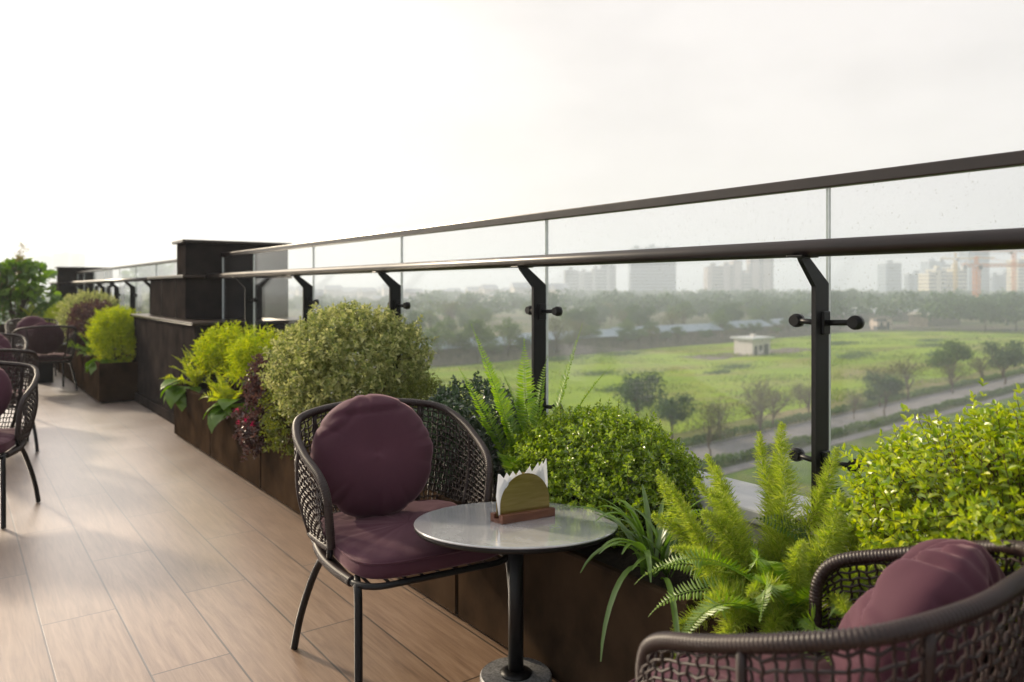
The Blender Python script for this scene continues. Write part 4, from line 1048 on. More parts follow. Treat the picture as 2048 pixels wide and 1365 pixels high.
# ------------------------------------------------------------------ the land below
GZ = -15.0
def mat_ground(name, stops, scale, s2, c2, f2=(0.52, 0.62), vs=(1, 1, 1), bmp=0.4):
    m, nt, out = newmat(name)
    v = worldpos(nt, vs)
    n = noise(nt, scale, 9, v, 0.66, 0.5)
    c = cramp(nt, n.outputs["Fac"], stops)
    n2 = noise(nt, s2, 6, v, 0.6, 0.8)
    k = cramp(nt, n2.outputs["Fac"], ((f2[0], (0, 0, 0)), (f2[1], (1, 1, 1))))
    mx = nt.nodes.new("ShaderNodeMix"); mx.data_type = 'RGBA'; mx.inputs["B"].default_value = (*c2, 1)
    nt.links.new(k.outputs["Color"], mx.inputs["Factor"]); nt.links.new(c.outputs["Color"], mx.inputs["A"])
    p = pbsdf(nt, out, 0.95, 0, 0.1)
    nt.links.new(mx.outputs["Result"], p.inputs["Base Color"])
    n3 = noise(nt, 3.0, 6, v, 0.7)
    b = bump(nt, n3.outputs["Fac"], bmp, 0.4)
    nt.links.new(b.outputs["Normal"], p.inputs["Normal"])
    return m
M['scrubland'] = mat_ground("scrubland", ((0.3, (0.055, 0.075, 0.03)), (0.5, (0.10, 0.12, 0.05)), (0.65, (0.16, 0.15, 0.085)), (0.78, (0.22, 0.19, 0.13))), 0.02, 0.008, (0.17, 0.135, 0.095))
M['field'] = mat_ground("meadow_grass", ((0.3, (0.15, 0.235, 0.012)), (0.5, (0.21, 0.31, 0.014)), (0.7, (0.28, 0.35, 0.03))), 0.03, 0.022, (0.23, 0.21, 0.075), (0.50, 0.66), (1, 2.6, 1))
M['verge'] = mat_ground("verge_grass", ((0.3, (0.10, 0.12, 0.035)), (0.5, (0.16, 0.17, 0.05)), (0.72, (0.23, 0.21, 0.09))), 0.15, 0.05, (0.24, 0.20, 0.11), (0.5, 0.66))
M['lawn'] = mat_ground("lawn", ((0.3, (0.07, 0.12, 0.025)), (0.7, (0.12, 0.18, 0.035))), 0.3, 0.06, (0.15, 0.16, 0.06), (0.55, 0.7))
M['asphalt'] = mat_mottled("asphalt", (0.17, 0.165, 0.165), (0.24, 0.232, 0.23), 0.8, (0.8, 0.9), 0, 0.2, 0.1)
M['bare'] = mat_mottled("bare_ground", (0.10, 0.085, 0.075), (0.19, 0.165, 0.145), 0.4, (0.9, 1.0), 0, 0.1, 0.2)

mb = MB(); n = 96; a = np.arange(n) * 2 * np.pi / n
mb.add(np.stack([3400 * np.cos(a), 3400 * np.sin(a), np.full(n, GZ)], 1), [np.arange(n)[None]])
tag(mb.build("ground", M['scrubland']), kind="structure")
def roady(x): return 47.6 + 0.055 * (x - 57)
def strip(name, xs, f0, f1, z, mat):
    m = MB(); v = np.array([(x, f0(x), z) for x in xs] + [(x, f1(x), z) for x in xs]); k = len(xs)
    m.add(v, [np.array([[i, i + 1, i + 1 + k, i + k] for i in range(k - 1)])])
    return tag(m.build(name, mat), kind="structure")
xs = np.linspace(-160, 420, 40)
strip("field", np.linspace(-120, 330, 40), lambda x: roady(x) + 7, lambda x: 133 + 0.085 * (min(x, 250) - 80) - 0.6 * max(0, x - 270) + 1.5 * math.sin(x * 0.13), GZ + 0.02, M['field'])
strip("verge", xs, lambda x: roady(x) + 2.9, lambda x: roady(x) + 9.5 + 1.5 * math.sin(x * 0.2) + math.sin(x * 0.47), GZ + 0.05, M['verge'])
strip("road", xs, lambda x: roady(x) - 2.3, lambda x: roady(x) + 2.6, GZ + 0.03, M['asphalt'])
strip("path", xs, lambda x: roady(x) - 5.9, lambda x: roady(x) - 4.5, GZ + 0.03, M['asphalt'])
strip("lawn", xs, lambda x: roady(x) - 40, lambda x: roady(x) - 6.1, GZ + 0.02, M['lawn'])
strip("kerb", xs, lambda x: roady(x) + 2.62, lambda x: roady(x) + 2.85, GZ + 0.12, M['concrete'])
strip("yard", np.linspace(138, 186, 12), lambda x: 109.8 + 1.2 * math.sin(x), lambda x: 119.5 + 0.9 * math.sin(x * .7), GZ + 0.035, M['bare'])
strip("dirt_yard", np.linspace(270, 350, 14), lambda x: 150 - 0.55 * max(0, x - 275), lambda x: 190 - 0.3 * (x - 270), GZ + 0.03, M['bare'])
# clipped hedges beside the road
def hedge(name, label, off, w, h, seed):
    rng = np.random.default_rng(seed); N = 15000
    x = rng.uniform(20, 260, N); 
    y = np.array([roady(a) for a in x]) + off + rng.uniform(-w, w, N)
    zz = GZ + 0.05 + rng.random(N) ** 0.6 * h * (0.75 + 0.25 * np.sin(x * 0.7) * np.sin(x * 0.23 + 1))
    f = MB(); leaves(f, np.stack([x, y, zz], 1), rand_dirs(rng, N) + [0, 0, .4], rand_dirs(rng, N), 0.34, 0.2, 0.2, 0.2, 0, 0.4)
    return tag(f.build(name, M['t_green']), label, "hedge")
hedge("hedge", "long low hedge along the far side of the road, under the roadside trees", 3.7, 0.7, 0.75, 91)
hedge("hedge", "long low hedge along the near side of the road, next to the grey path", -3.5, 0.55, 0.7, 92)
rng = np.random.default_rng(94); f = MB()
N = 46000; q = 60 + 270 * rng.random(N) ** 1.3; p = np.column_stack([q, np.array([roady(a) for a in q]) + 8 + rng.random(N) ** 1.2 * 78, np.full(N, GZ + 0.02)])
cl = np.sin(p[:, 0] * 0.21 + np.sin(p[:, 1] * 0.17) * 2) + np.sin(p[:, 1] * 0.31 + p[:, 0] * 0.07) + rng.normal(size=N) * 0.6
p = p[cl > 0.4]; N = len(p)
leaves(f, p, rng.normal(size=(N, 3)) * 0.5 + [0, 0, 1.0], rand_dirs(rng, N), rng.uniform(0.25, 0.65, N), 0.16, 0.2, 0.3)
M['tuft'] = mat_leaf("grass_tuft", [(0.10, 0.17, 0.014), (0.19, 0.27, 0.02), (0.26, 0.29, 0.05)], 0.3, 0.6, 0.01)
tag(f.build("grass", M['tuft']), kind="stuff")
# darker weed patches in the meadow
rng = np.random.default_rng(93); f = MB()
for cx_, cy_, w_, d_, h_ in ((128, 96, 9, 2.2, 0.6), (118, 92, 7, 1.5, 0.4), (173, 94, 10, 2.5, 1.6), (166, 93, 7, 2, 1.2), (205, 118, 16, 3, 1.0), (112, 130, 14, 3, 0.8), (132, 131, 10, 2, 0.7), (220, 98, 12, 3, 0.8), (98, 104, 8, 2, 0.4), (85, 86, 6, 2, 0.4), (190, 84, 8, 2, .7), (240, 108, 10, 2.5, .7)):
    w_ *= 0.6; h_ *= 0.7; N = int(w_ * 60); 
    p = np.column_stack([cx_ + rng.normal(size=N) * w_ * 0.45, cy_ + rng.normal(size=N) * d_ * 0.5, GZ + rng.random(N) * h_])
    leaves(f, p, rand_dirs(rng, N) + [0, 0, .6], rand_dirs(rng, N), 0.42, 0.24, 0.2, 0.2, 0, 0.4)
tag(f.build("weeds", M['t_green']), kind="stuff")

# ------------------------------------------------------------------ trees on the land
def tree_proto(name, seed, h, cw, leafmat, nl, lsize, th=0.35, sparse=0.0, squash=1.0, ncl=16):
    rng = np.random.default_rng(seed)
    r = thing(name, "", "tree", (0, 0, 0))
    ch = h * (1 - th); cz = h * th + ch * 0.5
    tk = MB(); f = MB()
    trunk = catmull([(0, 0, -0.2), (rng.normal() * 0.08, rng.normal() * 0.08, h * th * 0.6), (rng.normal() * 0.15, rng.normal() * 0.15, h * th), (rng.normal() * 0.2, rng.normal() * 0.2, h * 0.72)], 5)
    tube(tk, trunk, np.linspace(h * 0.022, h * 0.006, len(trunk)), 7)
    d = rand_dirs(rng, ncl * 3); d = d[d[:, 2] > -0.55][:ncl]
    cl = np.array([0, 0, cz]) + d * np.array([cw / 2, cw / 2, ch / 2 * squash]) * rng.uniform(0.35, 1.08, len(d))[:, None]
    for c in cl:
        b = trunk[rng.integers(len(trunk) // 2, len(trunk) - 2)]
        tube(tk, catmull([b, b * 0.4 + c * 0.6 + rng.normal(size=3) * 0.15 + [0, 0, 0.2], c], 4), np.linspace(h * 0.009, h * 0.003, 9), 5)
        N = int(nl / ncl * rng.uniform(0.5, 1.5)); sg = cw * rng.uniform(0.075, 0.175)
        p = c + np.clip(rng.normal(size=(N, 3)), -1.9, 1.9) * sg * np.array([1, 1, 0.75])
        leaves(f, p, rand_dirs(rng, N) + [0, 0, .2], rand_dirs(rng, N) + [0, 0, .8], lsize * rng.uniform(.7, 1.3, N), lsize * 0.6, 0.2, 0.2, 0, 0.42)
    tk.build("trunk", M['bark'], r); f.build("crown", leafmat, r)
    return r
PT = {
    'dark': [tree_proto("shade_tree", 101, 6.0, 4.6, M['t_dark'], 2600, 0.30, 0.30), tree_proto("shade_tree", 102, 6.0, 4.2, M['t_dark'], 2400, 0.30, 0.25, 0, 1.1)],
    'green': [tree_proto("leafy_tree", 103, 6.0, 4.4, M['t_green'], 1900, 0.30, 0.28), tree_proto("leafy_tree", 104, 6.0, 4.8, M['t_green'], 1700, 0.30, 0.3)],
    'dry': [tree_proto("thin_tree", 105, 6.0, 4.6, M['t_dry'], 800, 0.24, 0.3, ncl=22), tree_proto("thin_tree", 106, 6.0, 5.0, M['t_dry'], 700, 0.24, 0.28, ncl=24)],
}
used = set()
def put_tree(kind, x, y, hgt, label, group=None, seed=0, wide=1.0):
    rng = random.Random(seed * 7 + int(x * 10))
    pr = PT[kind][rng.randint(0, 1)]
    if pr.name in used: o = copy_tree(pr)
    else: used.add(pr.name); o = pr
    s = hgt / 6.0
    o.location = (x, y, GZ); o.scale = (s * wide, s * wide, s); o.rotation_euler = (0, 0, rng.uniform(0, 6.28))
    o["label"] = label
    if group: o["group"] = group
    elif "group" in o: del o["group"]
    return o
RT = "trees along the road"
roadside = [
    ('dark', 62.0, 59.5, 6.6, "dark dense tree at the meadow edge, just above the boxwood bush", 1.0),
    ('dark', 61.3, 53.8, 4.9, "dark tree beside the road, immediately right of the dense tree above the boxwood bush", 1.1),
    ('dry', 58.5, 46.6, 4.2, "thin dry tree standing at the road's edge above the yellow foxtail fern", 1.1),
    ('dry', 66.0, 51.3, 4.6, "thin brownish tree on the road's far verge, first right of the pair of dark trees", 1.1),
    ('dry', 70.3, 49.4, 4.6, "thin brownish roadside tree midway between the dark pair and the nearest railing post", 1.2),
    ('dry', 76.5, 52.0, 5.0, "thin roadside tree just left of the nearest railing post", 1.2),
    ('dry', 79.5, 55.6, 5.2, "thin tree partly hidden by the nearest railing post, on the verge", 1.2),
    ('dry', 86.0, 53.4, 4.2, "low brownish tree on the verge just right of the nearest railing post", 1.2),
    ('dry', 90.0, 49.6, 3.4, "small thin tree at the road's edge right of the nearest railing post", 1.0),
    ('dark', 94.4, 48.0, 5.4, "dark round tree standing alone at the roadside right of the nearest railing post", 1.0),
    ('dry', 92.5, 58.6, 3.4, "small bare sapling in the meadow behind the dark round roadside tree", 0.8),
    ('dry', 102.0, 52.5, 5.4, "brownish tree next to the dark round roadside tree on its right", 1.2),
    ('dry', 112.0, 53.6, 6.2, "widest thin brown tree on the verge between the two darker roadside trees", 1.25),
    ('green', 130.5, 55.4, 7.6, "tall green tree on the verge rising into the meadow near the right edge", 1.15),
    ('dry', 124.0, 52.5, 5.2, "thin brown tree in front of the tall green tree by the right edge", 1.1),
    ('dry', 138.0, 53.8, 5.4, "thin brown tree right of the tall green verge tree", 1.1),
    ('dark', 142.5, 52.2, 7.4, "dark tree cut by the right edge above the road", 1.1),
    ('dry', 152.0, 56.0, 6.0, "last thin roadside tree at the right edge", 1.1),
]
for k, (kd, x, y, h, lab, w) in enumerate(roadside): put_tree(kd, x, y, h, lab, RT, k, w)
FT = "trees along the far edge of the meadow"
fence_trees = [
    ('green', 83.5, 138.5, 8.2, "leafy tree by the meadow's far fence, next to the big cream-leaved shrub's right edge"),
    ('green', 92.0, 136.0, 9.4, "tall leafy tree by the far fence, second from the cream-leaved shrub"),
    ('green', 104.0, 141.0, 8.6, "leafy tree by the far fence just left of the second railing post"),
    ('dry', 123.0, 146.0, 9.2, "wide pale tree by the far fence just right of the second railing post"),
    ('dry', 131.0, 148.0, 8.2, "pale thin tree by the far fence right of the wide pale one"),
    ('dark', 146.5, 163.0, 10.6, "dark tree behind the long shed roofs, first of the dark crowns"),
    ('green', 157.0, 155.0, 6.8, "small green tree at the fence under the white towers"),
    ('dark', 172.0, 164.0, 11.2, "dark tree behind the shed roofs, second of the dark crowns"),
    ('dark', 165.5, 153.5, 6.4, "low dark tree standing at the fence in front of the shed roofs"),
    ('dry', 186.0, 163.0, 9.6, "pale tree between the dark crowns behind the shed roofs"),
    ('green', 199.5, 155.0, 8.6, "green tree at the fence left of the white hut"),
    ('dark', 219.0, 166.0, 11.4, "dark round tree behind the shed roofs above the white hut's left end"),
    ('green', 232.0, 163.0, 9.2, "bright green tree above the white hut"),
    ('dark', 256.0, 172.0, 10.8, "dark tree above and right of the white hut"),
    ('green', 271.0, 171.0, 10.2, "green tree just left of the nearest railing post, by the far fence"),
    ('dark', 306.0, 118.5, 12.4, "big dark round tree at the meadow's corner below the orange crane"),
    ('dark', 320.0, 113.5, 13.0, "big dark tree at the right edge beside the round one"),
    ('dark', 345.0, 205.0, 15.5, "broad dark tree behind the long grey shed, right of the nearest railing post"),
    ('dark', 375.0, 212.0, 16.0, "second broad dark tree behind the long grey shed"),
    ('green', 396.0, 196.0, 13.0, "hazy green tree left of the orange crane's foot"),
]
for k, (kd, x, y, h, lab) in enumerate(fence_trees): put_tree(kd, x, y, h, lab, FT, 40 + k, 1.05)
rng = np.random.default_rng(112)
for k in range(30):
    x = 66 + 7.2 * k + rng.uniform(-2.5, 2.5)
    put_tree(['green', 'dark', 'green', 'dry', 'dark'][k % 5], x, 136.5 + 0.085 * (x - 80) + rng.uniform(0.5, 9), rng.uniform(3.2, 6.2), "small tree or bush growing in the row along the meadow's far fence", "small trees lining the far fence", 300 + k, rng.uniform(1.1, 1.6))
rng = np.random.default_rng(111)
k = 0
while k < 62:
    az = R(rng.uniform(-4, 71)); dd = rng.uniform(195, 370)
    x, y = dd * math.sin(az), dd * math.cos(az)
    if y < 172 or (270 < x < 420 and y < 200): continue
    put_tree(['dark', 'green', 'green', 'dry'][rng.integers(0, 4)], x, y, rng.uniform(6.5, 11.5), "hazy tree scattered over the scrubland beyond the meadow's far fence", "hazy trees on the scrubland", 80 + k, rng.uniform(0.95, 1.25)); k += 1
for lst in PT.values():
    for pr in lst:
        if pr.name not in used: put_tree('dry', 0, 0, 6, "x")
# the far wood: one mass
rng = np.random.default_rng(121); f = MB(); nt_ = 0
while nt_ < 900:
    az = R(rng.uniform(-12, 78)); dd = 330 * (1150 / 330) ** rng.random()
    right = (math.degrees(az) - 22) / 40
    if rng.random() > 0.25 + 0.75 * min(1, max(0, right)) + (0.35 if dd > 600 else 0): continue
    x, y = dd * math.sin(az), dd * math.cos(az); h = rng.uniform(9, 16) * (1.1 if right > 0.2 else 0.85); w = h * rng.uniform(0.8, 1.3)
    N = int(150 if dd < 600 else 80); lsz = 1.7 if dd < 600 else 2.6
    d = rand_dirs(rng, N); d[:, 2] = np.abs(d[:, 2]) * 1.0 - 0.25
    p = np.array([x, y, GZ + h * 0.52]) + d * np.array([w / 2, w / 2, h * 0.48]) * (lumpy(rng, d, 8, 0.35) * rng.uniform(0.65, 1.0, N))[:, None]
    leaves(f, p, rand_dirs(rng, N), d + [0, 0, .5], lsz * rng.uniform(.6, 1.2, N), lsz * 0.75, 0.2, 0.2, 0, 0.44); nt_ += 1
tag(f.build("forest", M['t_dark']), kind="stuff")

# ------------------------------------------------------------------ buildings on the land
def mat_facade(name, wallc, winc, fl=3.2, bay=4.0):
    m, nt, out = newmat(name)
    g = nt.nodes.new("ShaderNodeNewGeometry"); sp = nt.nodes.new("ShaderNodeSeparateXYZ"); nt.links.new(g.outputs["Position"], sp.inputs[0])
    ax = nt.nodes.new("ShaderNodeMath"); ax.operation = 'ADD'; nt.links.new(sp.outputs["X"], ax.inputs[0]); nt.links.new(sp.outputs["Y"], ax.inputs[1])
    cb = nt.nodes.new("ShaderNodeCombineXYZ"); nt.links.new(ax.outputs[0], cb.inputs["X"]); nt.links.new(sp.outputs["Z"], cb.inputs["Y"])
    bk = nt.nodes.new("ShaderNodeTexBrick"); bk.offset = 0.0
    bk.inputs["Scale"].default_value = 1; bk.inputs["Brick Width"].default_value = bay; bk.inputs["Row Height"].default_value = fl; bk.inputs["Mortar Size"].default_value = 0.9
    bk.inputs["Color1"].default_value = (*winc, 1); bk.inputs["Color2"].default_value = (*[c * 1.5 for c in winc], 1); bk.inputs["Mortar"].default_value = (*wallc, 1)
    nt.links.new(cb.outputs[0], bk.inputs["Vector"])
    p = pbsdf(nt, out, 0.6, 0, 0.4); nt.links.new(bk.outputs["Color"], p.inputs["Base Color"])
    return m
M['fac_pale'] = mat_facade("pale_facade", (0.52, 0.52, 0.53), (0.03, 0.05, 0.07), 4.2, 7.5)
M['fac_pink'] = mat_facade("pinkish_facade", (0.55, 0.45, 0.40), (0.04, 0.04, 0.05), 4.2, 7.5)
M['fac_blue'] = mat_facade("blue_grey_facade", (0.30, 0.36, 0.42), (0.02, 0.04, 0.07), 4.2, 7.5)
M['fac_cream'] = mat_facade("cream_facade", (0.68, 0.60, 0.42), (0.10, 0.09, 0.07), 4.2, 7.5)
M['roof_grey'] = mat_mottled("grey_roof", (0.46, 0.48, 0.50), (0.56, 0.58, 0.60), 1, (0.5, 0.7), 0, 0.4, 0)
M['roof_blue'] = mat_mottled("blue_sheet_roof", (0.20, 0.27, 0.34), (0.28, 0.35, 0.42), 0.6, (0.45, 0.6), 0, 0.4, 0)
M['white_wall'] = mat_mottled("white_plaster", (0.60, 0.56, 0.53), (0.74, 0.70, 0.66), 1.2, (0.8, 0.9), 0, 0.2, 0.05)
M['dark_open'] = mat_mottled("dark_opening", (0.02, 0.022, 0.025), (0.045, 0.05, 0.055), 2, (0.3, 0.5), 0, 0.5, 0)
M['fence_brown'] = mat_mottled("rusty_fence", (0.13, 0.11, 0.095), (0.22, 0.185, 0.155), 0.7, (0.8, 0.9), 0, 0.2, 0)
M['crane_orange'] = mat_mottled("orange_paint", (0.62, 0.22, 0.045), (0.74, 0.30, 0.08), 0.6, (0.5, 0.6), 0, 0.4, 0)
M['crane_yellow'] = mat_mottled("yellow_paint", (0.55, 0.36, 0.05), (0.65, 0.45, 0.08), 0.6, (0.5, 0.6), 0, 0.4, 0)

def from_px(x, D):
    """bearing of a far landmark: lateral offset at depth D in front of the viewer"""
    l = (x - 1024) / 1507 * D
    return l * math.cos(YAW) + D * math.sin(YAW), D * math.cos(YAW) - l * math.sin(YAW)
def tower(label, xa, xb, D, blocks, mat, depth=22, group=None, name="tower_block"):
    """blocks: (from, to) as fractions of the width, and height in metres"""
    x0, y0 = from_px(xa, D); x1, y1 = from_px(xb, D); w = math.hypot(x1 - x0, y1 - y0)
    r = thing(name, label, "building", (x0, y0, GZ), math.atan2(y1 - y0, x1 - x0), group)
    for i, (a, b, h) in enumerate(blocks):
        m_ = MB(); box(m_, a * w + (0.15 if i else 0), b * w, (i % 2) * 2.0, depth - (i % 2) * 3, 0, h)
        o = m_.build("wall", mat, r)
        m_ = MB(); box(m_, a * w - 0.3, b * w + 0.3, (i % 2) * 2.0 - 0.3, depth - (i % 2) * 3 + 0.3, h + 0.05, h + 1.0); m_.build("roof", M['roof_grey'], r)
        m_ = MB(); box(m_, a * w + (b - a) * w * 0.3, a * w + (b - a) * w * 0.6, 6, 12, h + 1.05, h + 4.5); m_.build("roof_hut", mat, r)
    return r
DT = 950.0
HT = lambda ypx, D=DT: (577 - ypx) / 1507 * D + EYE - GZ
tower("white apartment slab, leftmost of the towers under the handrail", 1130, 1184, DT, [(0, 0.5, HT(542)), (0.5, 1, HT(545))], M['fac_pale'])
tower("white apartment tower next to the leftmost slab, slightly taller", 1185, 1232, DT, [(0, 0.38, HT(539)), (0.38, 0.75, HT(529)), (0.75, 1, HT(533))], M['fac_pale'])
tower("wide pale tower whose top reaches the handrail", 1262, 1352, DT, [(0, 0.32, HT(498)), (0.32, 0.7, HT(496)), (0.7, 1, HT(499))], M['fac_blue'])
tower("stepped pinkish apartment block left of the nearest railing post", 1416, 1484, DT, [(0, 0.45, HT(534)), (0.45, 0.75, HT(531)), (0.75, 1, HT(523))], M['fac_pink'])
tower("tall pair of pinkish towers just left of the nearest railing post", 1486, 1547, DT, [(0, 0.25, HT(548)), (0.25, 0.66, HT(508)), (0.68, 1, HT(505))], M['fac_pink'])
tower("lone square grey-blue tower right of the nearest railing post", 1772, 1803, DT, [(0, 1, HT(528))], M['fac_blue'])
tower("low blue-grey block beside the lone square tower", 1826, 1858, DT, [(0, 1, HT(549))], M['fac_blue'])
tower("blue-grey tower behind the cream blocks", 1859, 1903, DT + 60, [(0, 0.6, HT(524, DT + 60)), (0.6, 1, HT(530, DT + 60))], M['fac_blue'])
tower("cream apartment block left of the orange crane", 1858, 1895, DT - 120, [(0, 0.4, HT(548, DT - 120)), (0.4, 1, HT(540, DT - 120))], M['fac_cream'])
tower("cream apartment block nearest the orange crane", 1907, 1934, DT - 120, [(0, 1, HT(536, DT - 120))], M['fac_cream'])
tower("tall blue-grey tower behind the orange crane", 1938, 1979, DT, [(0, 1, HT(496))], M['fac_blue'])
tower("cream tower at the right edge below the handrail", 2037, 2100, DT - 60, [(0, 1, HT(520, DT - 60))], M['fac_cream'])
tower("hazy low city block right of the orange crane", 1985, 2034, DT + 80, [(0, 0.5, HT(552, DT + 80)), (0.5, 1, HT(546, DT + 80))], M['fac_blue'])
tower("faint tower in the haze above the distant granite pillar", 105, 158, 1500, [(0, 1, HT(508, 1500))], M['fac_pale'])
tower("faint lower block in the haze left of the tower above the distant pillar", 40, 103, 1550, [(0, 0.4, HT(522, 1550)), (0.4, 1, HT(513, 1550))], M['fac_pale'])
# far low houses along the horizon
rng = np.random.default_rng(131); k = 0; hp = None
for x in np.arange(560, 1140, 9.0):
    D = rng.uniform(620, 900); px, py = from_px(x + rng.uniform(-4, 4), D)
    if hp is None:
        hp = thing("far_house", "tiny pale house on the hazy horizon left of the white towers", "house", (0, 0, 0), 0, "tiny houses on the hazy horizon")
        m_ = MB(); box(m_, -5, 5, -4, 4, 0, 9); m_.build("wall", M['white_wall'], hp)
        m_ = MB(); m_.add([(-5.4, -4.4, 9), (5.4, -4.4, 9), (5.4, 4.4, 9), (-5.4, 4.4, 9), (-5.4, 0, 11.4), (5.4, 0, 11.4)], [np.array([[0, 1, 5, 4], [2, 3, 4, 5], [3, 2, 1, 0]]), np.array([[1, 2, 5], [3, 0, 4]])]); m_.build("roof", M['roof_grey'], hp)
        o = hp
    else: o = copy_tree(hp)
    o.location = (px, py, GZ); o.rotation_euler = (0, 0, rng.uniform(-0.6, 0.2)); s = rng.uniform(0.7, 1.5); o.scale = (s * rng.uniform(0.8, 1.5), s, s * rng.uniform(0.8, 1.35))

# white pump hut in the meadow
r = thing("hut", "small white flat-roofed hut standing alone in the green meadow", "hut", (0, 0, GZ))
m_ = MB(); box(m_, 155, 162.2, 110.9, 116.2, 0, 3.85); m_.build("wall", M['white_wall'], r)
m_ = MB(); box(m_, 154.3, 162.9, 110.1, 116.9, 3.855, 4.3, 0.05); m_.build("roof", M['roof_grey'], r)
m_ = MB(); box(m_, 158.4, 159.4, 113, 114, 4.305, 5.0); m_.build("roof_vent", M['white_wall'], r)
for x0, x1, z0, z1, nm in ((155.8, 156.9, 0.05, 2.3, "door"), (157.6, 158.9, 1.1, 2.4, "window"), (159.6, 161.4, 0.05, 2.6, "shutter")):
    m_ = MB(); box(m_, x0, x1, 110.84, 110.95, z0, z1); m_.build(nm, M['dark_open'], r)
# boundary fence and long sheds
r = thing("boundary_fence", "long rusty brown fence along the meadow's far edge", "fence", (0, 0, GZ))
m_ = MB()
for x in np.arange(40, 262, 3.0):
    y = 135 + 0.085 * (x - 80); h = 1.35 + 0.25 * math.sin(x * 1.3) + 0.2 * math.sin(x * 0.37)
    box(m_, x, x + 2.96, y, y + 0.12, 0, h)
m_.build("panels", M['fence_brown'], r)
m_ = MB()
for x in np.arange(40, 262, 6.0): box(m_, x - 0.12, x + 0.08, 134.85 + 0.085 * (x - 80), 134.98 + 0.085 * (x - 80), 0, 1.9)
tag(m_.build("fence_posts", M['fence_brown'], r), kind="stuff")
def shed(label, x0, x1, y0, y1, h, hr, mat):
    r = thing("long_shed", label, "shed", (0, 0, GZ))
    m_ = MB(); box(m_, x0, x1, y0, y1, 0, h); m_.build("wall", M['fence_brown'], r)
    ym = (y0 + y1) / 2; e = 0.8
    m_ = MB(); m_.add([(x0 - e, y0 - e, h), (x1 + e, y0 - e, h), (x1 + e, y1 + e, h), (x0 - e, y1 + e, h), (x0 - e, ym, hr), (x1 + e, ym, hr)], [np.array([[0, 1, 5, 4], [2, 3, 4, 5], [3, 2, 1, 0]]), np.array([[1, 2, 5], [3, 0, 4]])]); m_.build("roof", mat, r)
shed("long blue-roofed shed behind the fence left of the second railing post", 70, 113, 143, 151, 2.9, 4.6, M['roof_blue'])
shed("long blue-roofed shed behind the fence, right of the second railing post", 117, 150, 149, 157, 3.1, 4.8, M['roof_blue'])
shed("long blue-roofed shed in the middle of the fence row", 153, 196, 152, 160, 3.1, 5.0, M['roof_blue'])
shed("blue-roofed shed directly behind the white hut", 202, 228, 156, 164, 3.2, 5.2, M['roof_blue'])
shed("blue-roofed shed just left of the nearest railing post", 236, 262, 158, 166, 3.2, 5.2, M['roof_blue'])
shed("long grey shed by the building site right of the nearest railing post", 300, 400, 186, 200, 4.6, 7.0, M['roof_grey'])
shed("white shed at the foot of the orange crane", 331, 362, 150, 158, 5.0, 6.8, M['white_wall'])
r = thing("gatehouse", "small pinkish building with two dark openings at the meadow's far corner", "building", (289, 150, GZ), R(-20))
m_ = MB(); box(m_, 0, 7.4, 0, 4, 0, 4.2); m_.build("wall", M['fac_pink'], r)
m_ = MB(); box(m_, -0.3, 7.7, -0.3, 4.3, 4.205, 4.6); m_.build("roof", M['fence_brown'], r)
for x in (1.4, 4.6):
    m_ = MB(); box(m_, x, x + 1.4, -0.06, 0.1, 0.05, 3.0); m_.build("opening", M['dark_open'], r)

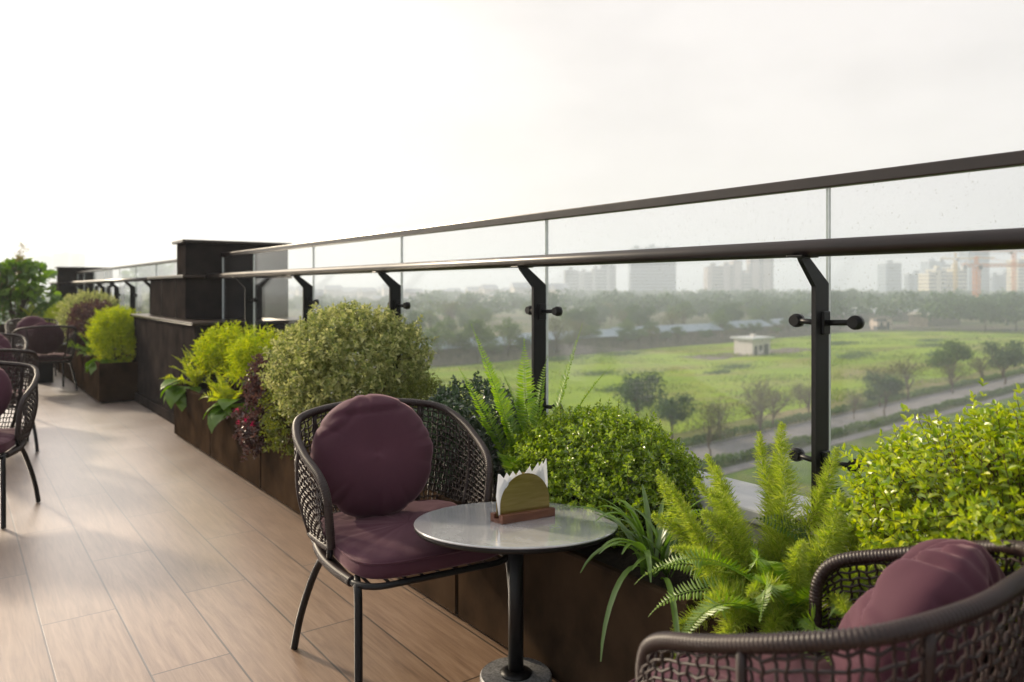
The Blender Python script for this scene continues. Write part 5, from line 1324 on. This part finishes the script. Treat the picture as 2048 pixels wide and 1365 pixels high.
# tower cranes
def lattice(mb, p0, p1, w, step, rad, ax=(1, 0, 0)):
    p0 = np.array(p0, float); p1 = np.array(p1, float); d = unit(p1 - p0); a = unit(np.cross(d, np.array(ax, float) if abs(d @ np.array(ax)) < 0.9 else np.array([0, 1.0, 0]))); b = np.cross(d, a)
    cs = [(a * i + b * j) * w / 2 for i, j in ((-1, -1), (1, -1), (1, 1), (-1, 1))]
    for c in cs: tube(mb, [p0 + c, p1 + c], rad, 4)
    n = max(1, int(np.linalg.norm(p1 - p0) / step))
    for k in range(n):
        q0 = p0 + (p1 - p0) * k / n; q1 = p0 + (p1 - p0) * (k + 1) / n
        for i in range(4):
            tube(mb, [q0 + cs[i], q1 + cs[(i + 1) % 4]], rad * 0.7, 4); tube(mb, [q0 + cs[i], q0 + cs[(i + 1) % 4]], rad * 0.7, 4)
def crane(label, x, D, h, jl, cl, mat, w, az):
    px, py = from_px(x, D)
    r = thing("tower_crane", label, "crane", (px, py, GZ), az)
    m_ = MB(); lattice(m_, (0, 0, 0), (0, 0, h), w, w * 1.1, w * 0.11); m_.build("mast", mat, r)
    m_ = MB(); lattice(m_, (1.2, 0, h + 0.8), (jl, 0, h + 0.8 + jl * 0.01), w * 0.6, w, w * 0.07, (0, 0, 1)); m_.build("jib", mat, r)
    m_ = MB(); lattice(m_, (-1.2, 0, h + 0.8), (-cl, 0, h + 0.8), w * 0.6, w, w * 0.07, (0, 0, 1)); m_.build("counter_jib", mat, r)
    m_ = MB(); box(m_, -cl, -cl + 2.4, -0.9, 0.9, h - 1.6, h + 0.6); m_.build("counterweight", M['roof_grey'], r)
    m_ = MB(); box(m_, 0.5, 2.1, -1.9, -0.4, h - 1.4, h + 0.7, 0.1); m_.build("cab", M['dark_open'], r)
    m_ = MB(); lattice(m_, (0, 0, h + 1.2), (0, 0, h + 5.5), w * 0.5, w * 0.7, w * 0.07)
    tube(m_, [(0, 0, h + 5.5), (jl * 0.7, 0, h + 1.6)], 0.08, 4); tube(m_, [(0, 0, h + 5.5), (-cl * 0.9, 0, h + 1.4)], 0.08, 4); m_.build("tie_frame", mat, r)
crane("orange tower crane with a lattice mast near the right edge", 1953, 395, 27.0 + 0.5, 40, 9, M['crane_orange'], 2.3, R(-25))
crane("faint yellow tower crane above the cream blocks", 1911, 620, 40.0, 30, 12, M['crane_yellow'], 2.0, R(-45))
crane("faint grey-orange tower crane cut by the right edge", 2028, 560, 43.0, 34, 12, M['crane_orange'], 2.0, R(150))

# ------------------------------------------------------------------ haze
m, nt, out = newmat("haze_air")
pv = nt.nodes.new("ShaderNodeVolumePrincipled")
pv.inputs["Color"].default_value = (0.82, 0.90, 1.0, 1)
pv.inputs["Density"].default_value = 0.0010
pv.inputs["Anisotropy"].default_value = 0.25
nt.links.new(pv.outputs["Volume"], out.inputs["Volume"])
mb = MB(); box(mb, -3450, 3450, -3450, 3450, GZ - 16.5, 92)
tag(mb.build("haze", m), kind="stuff")
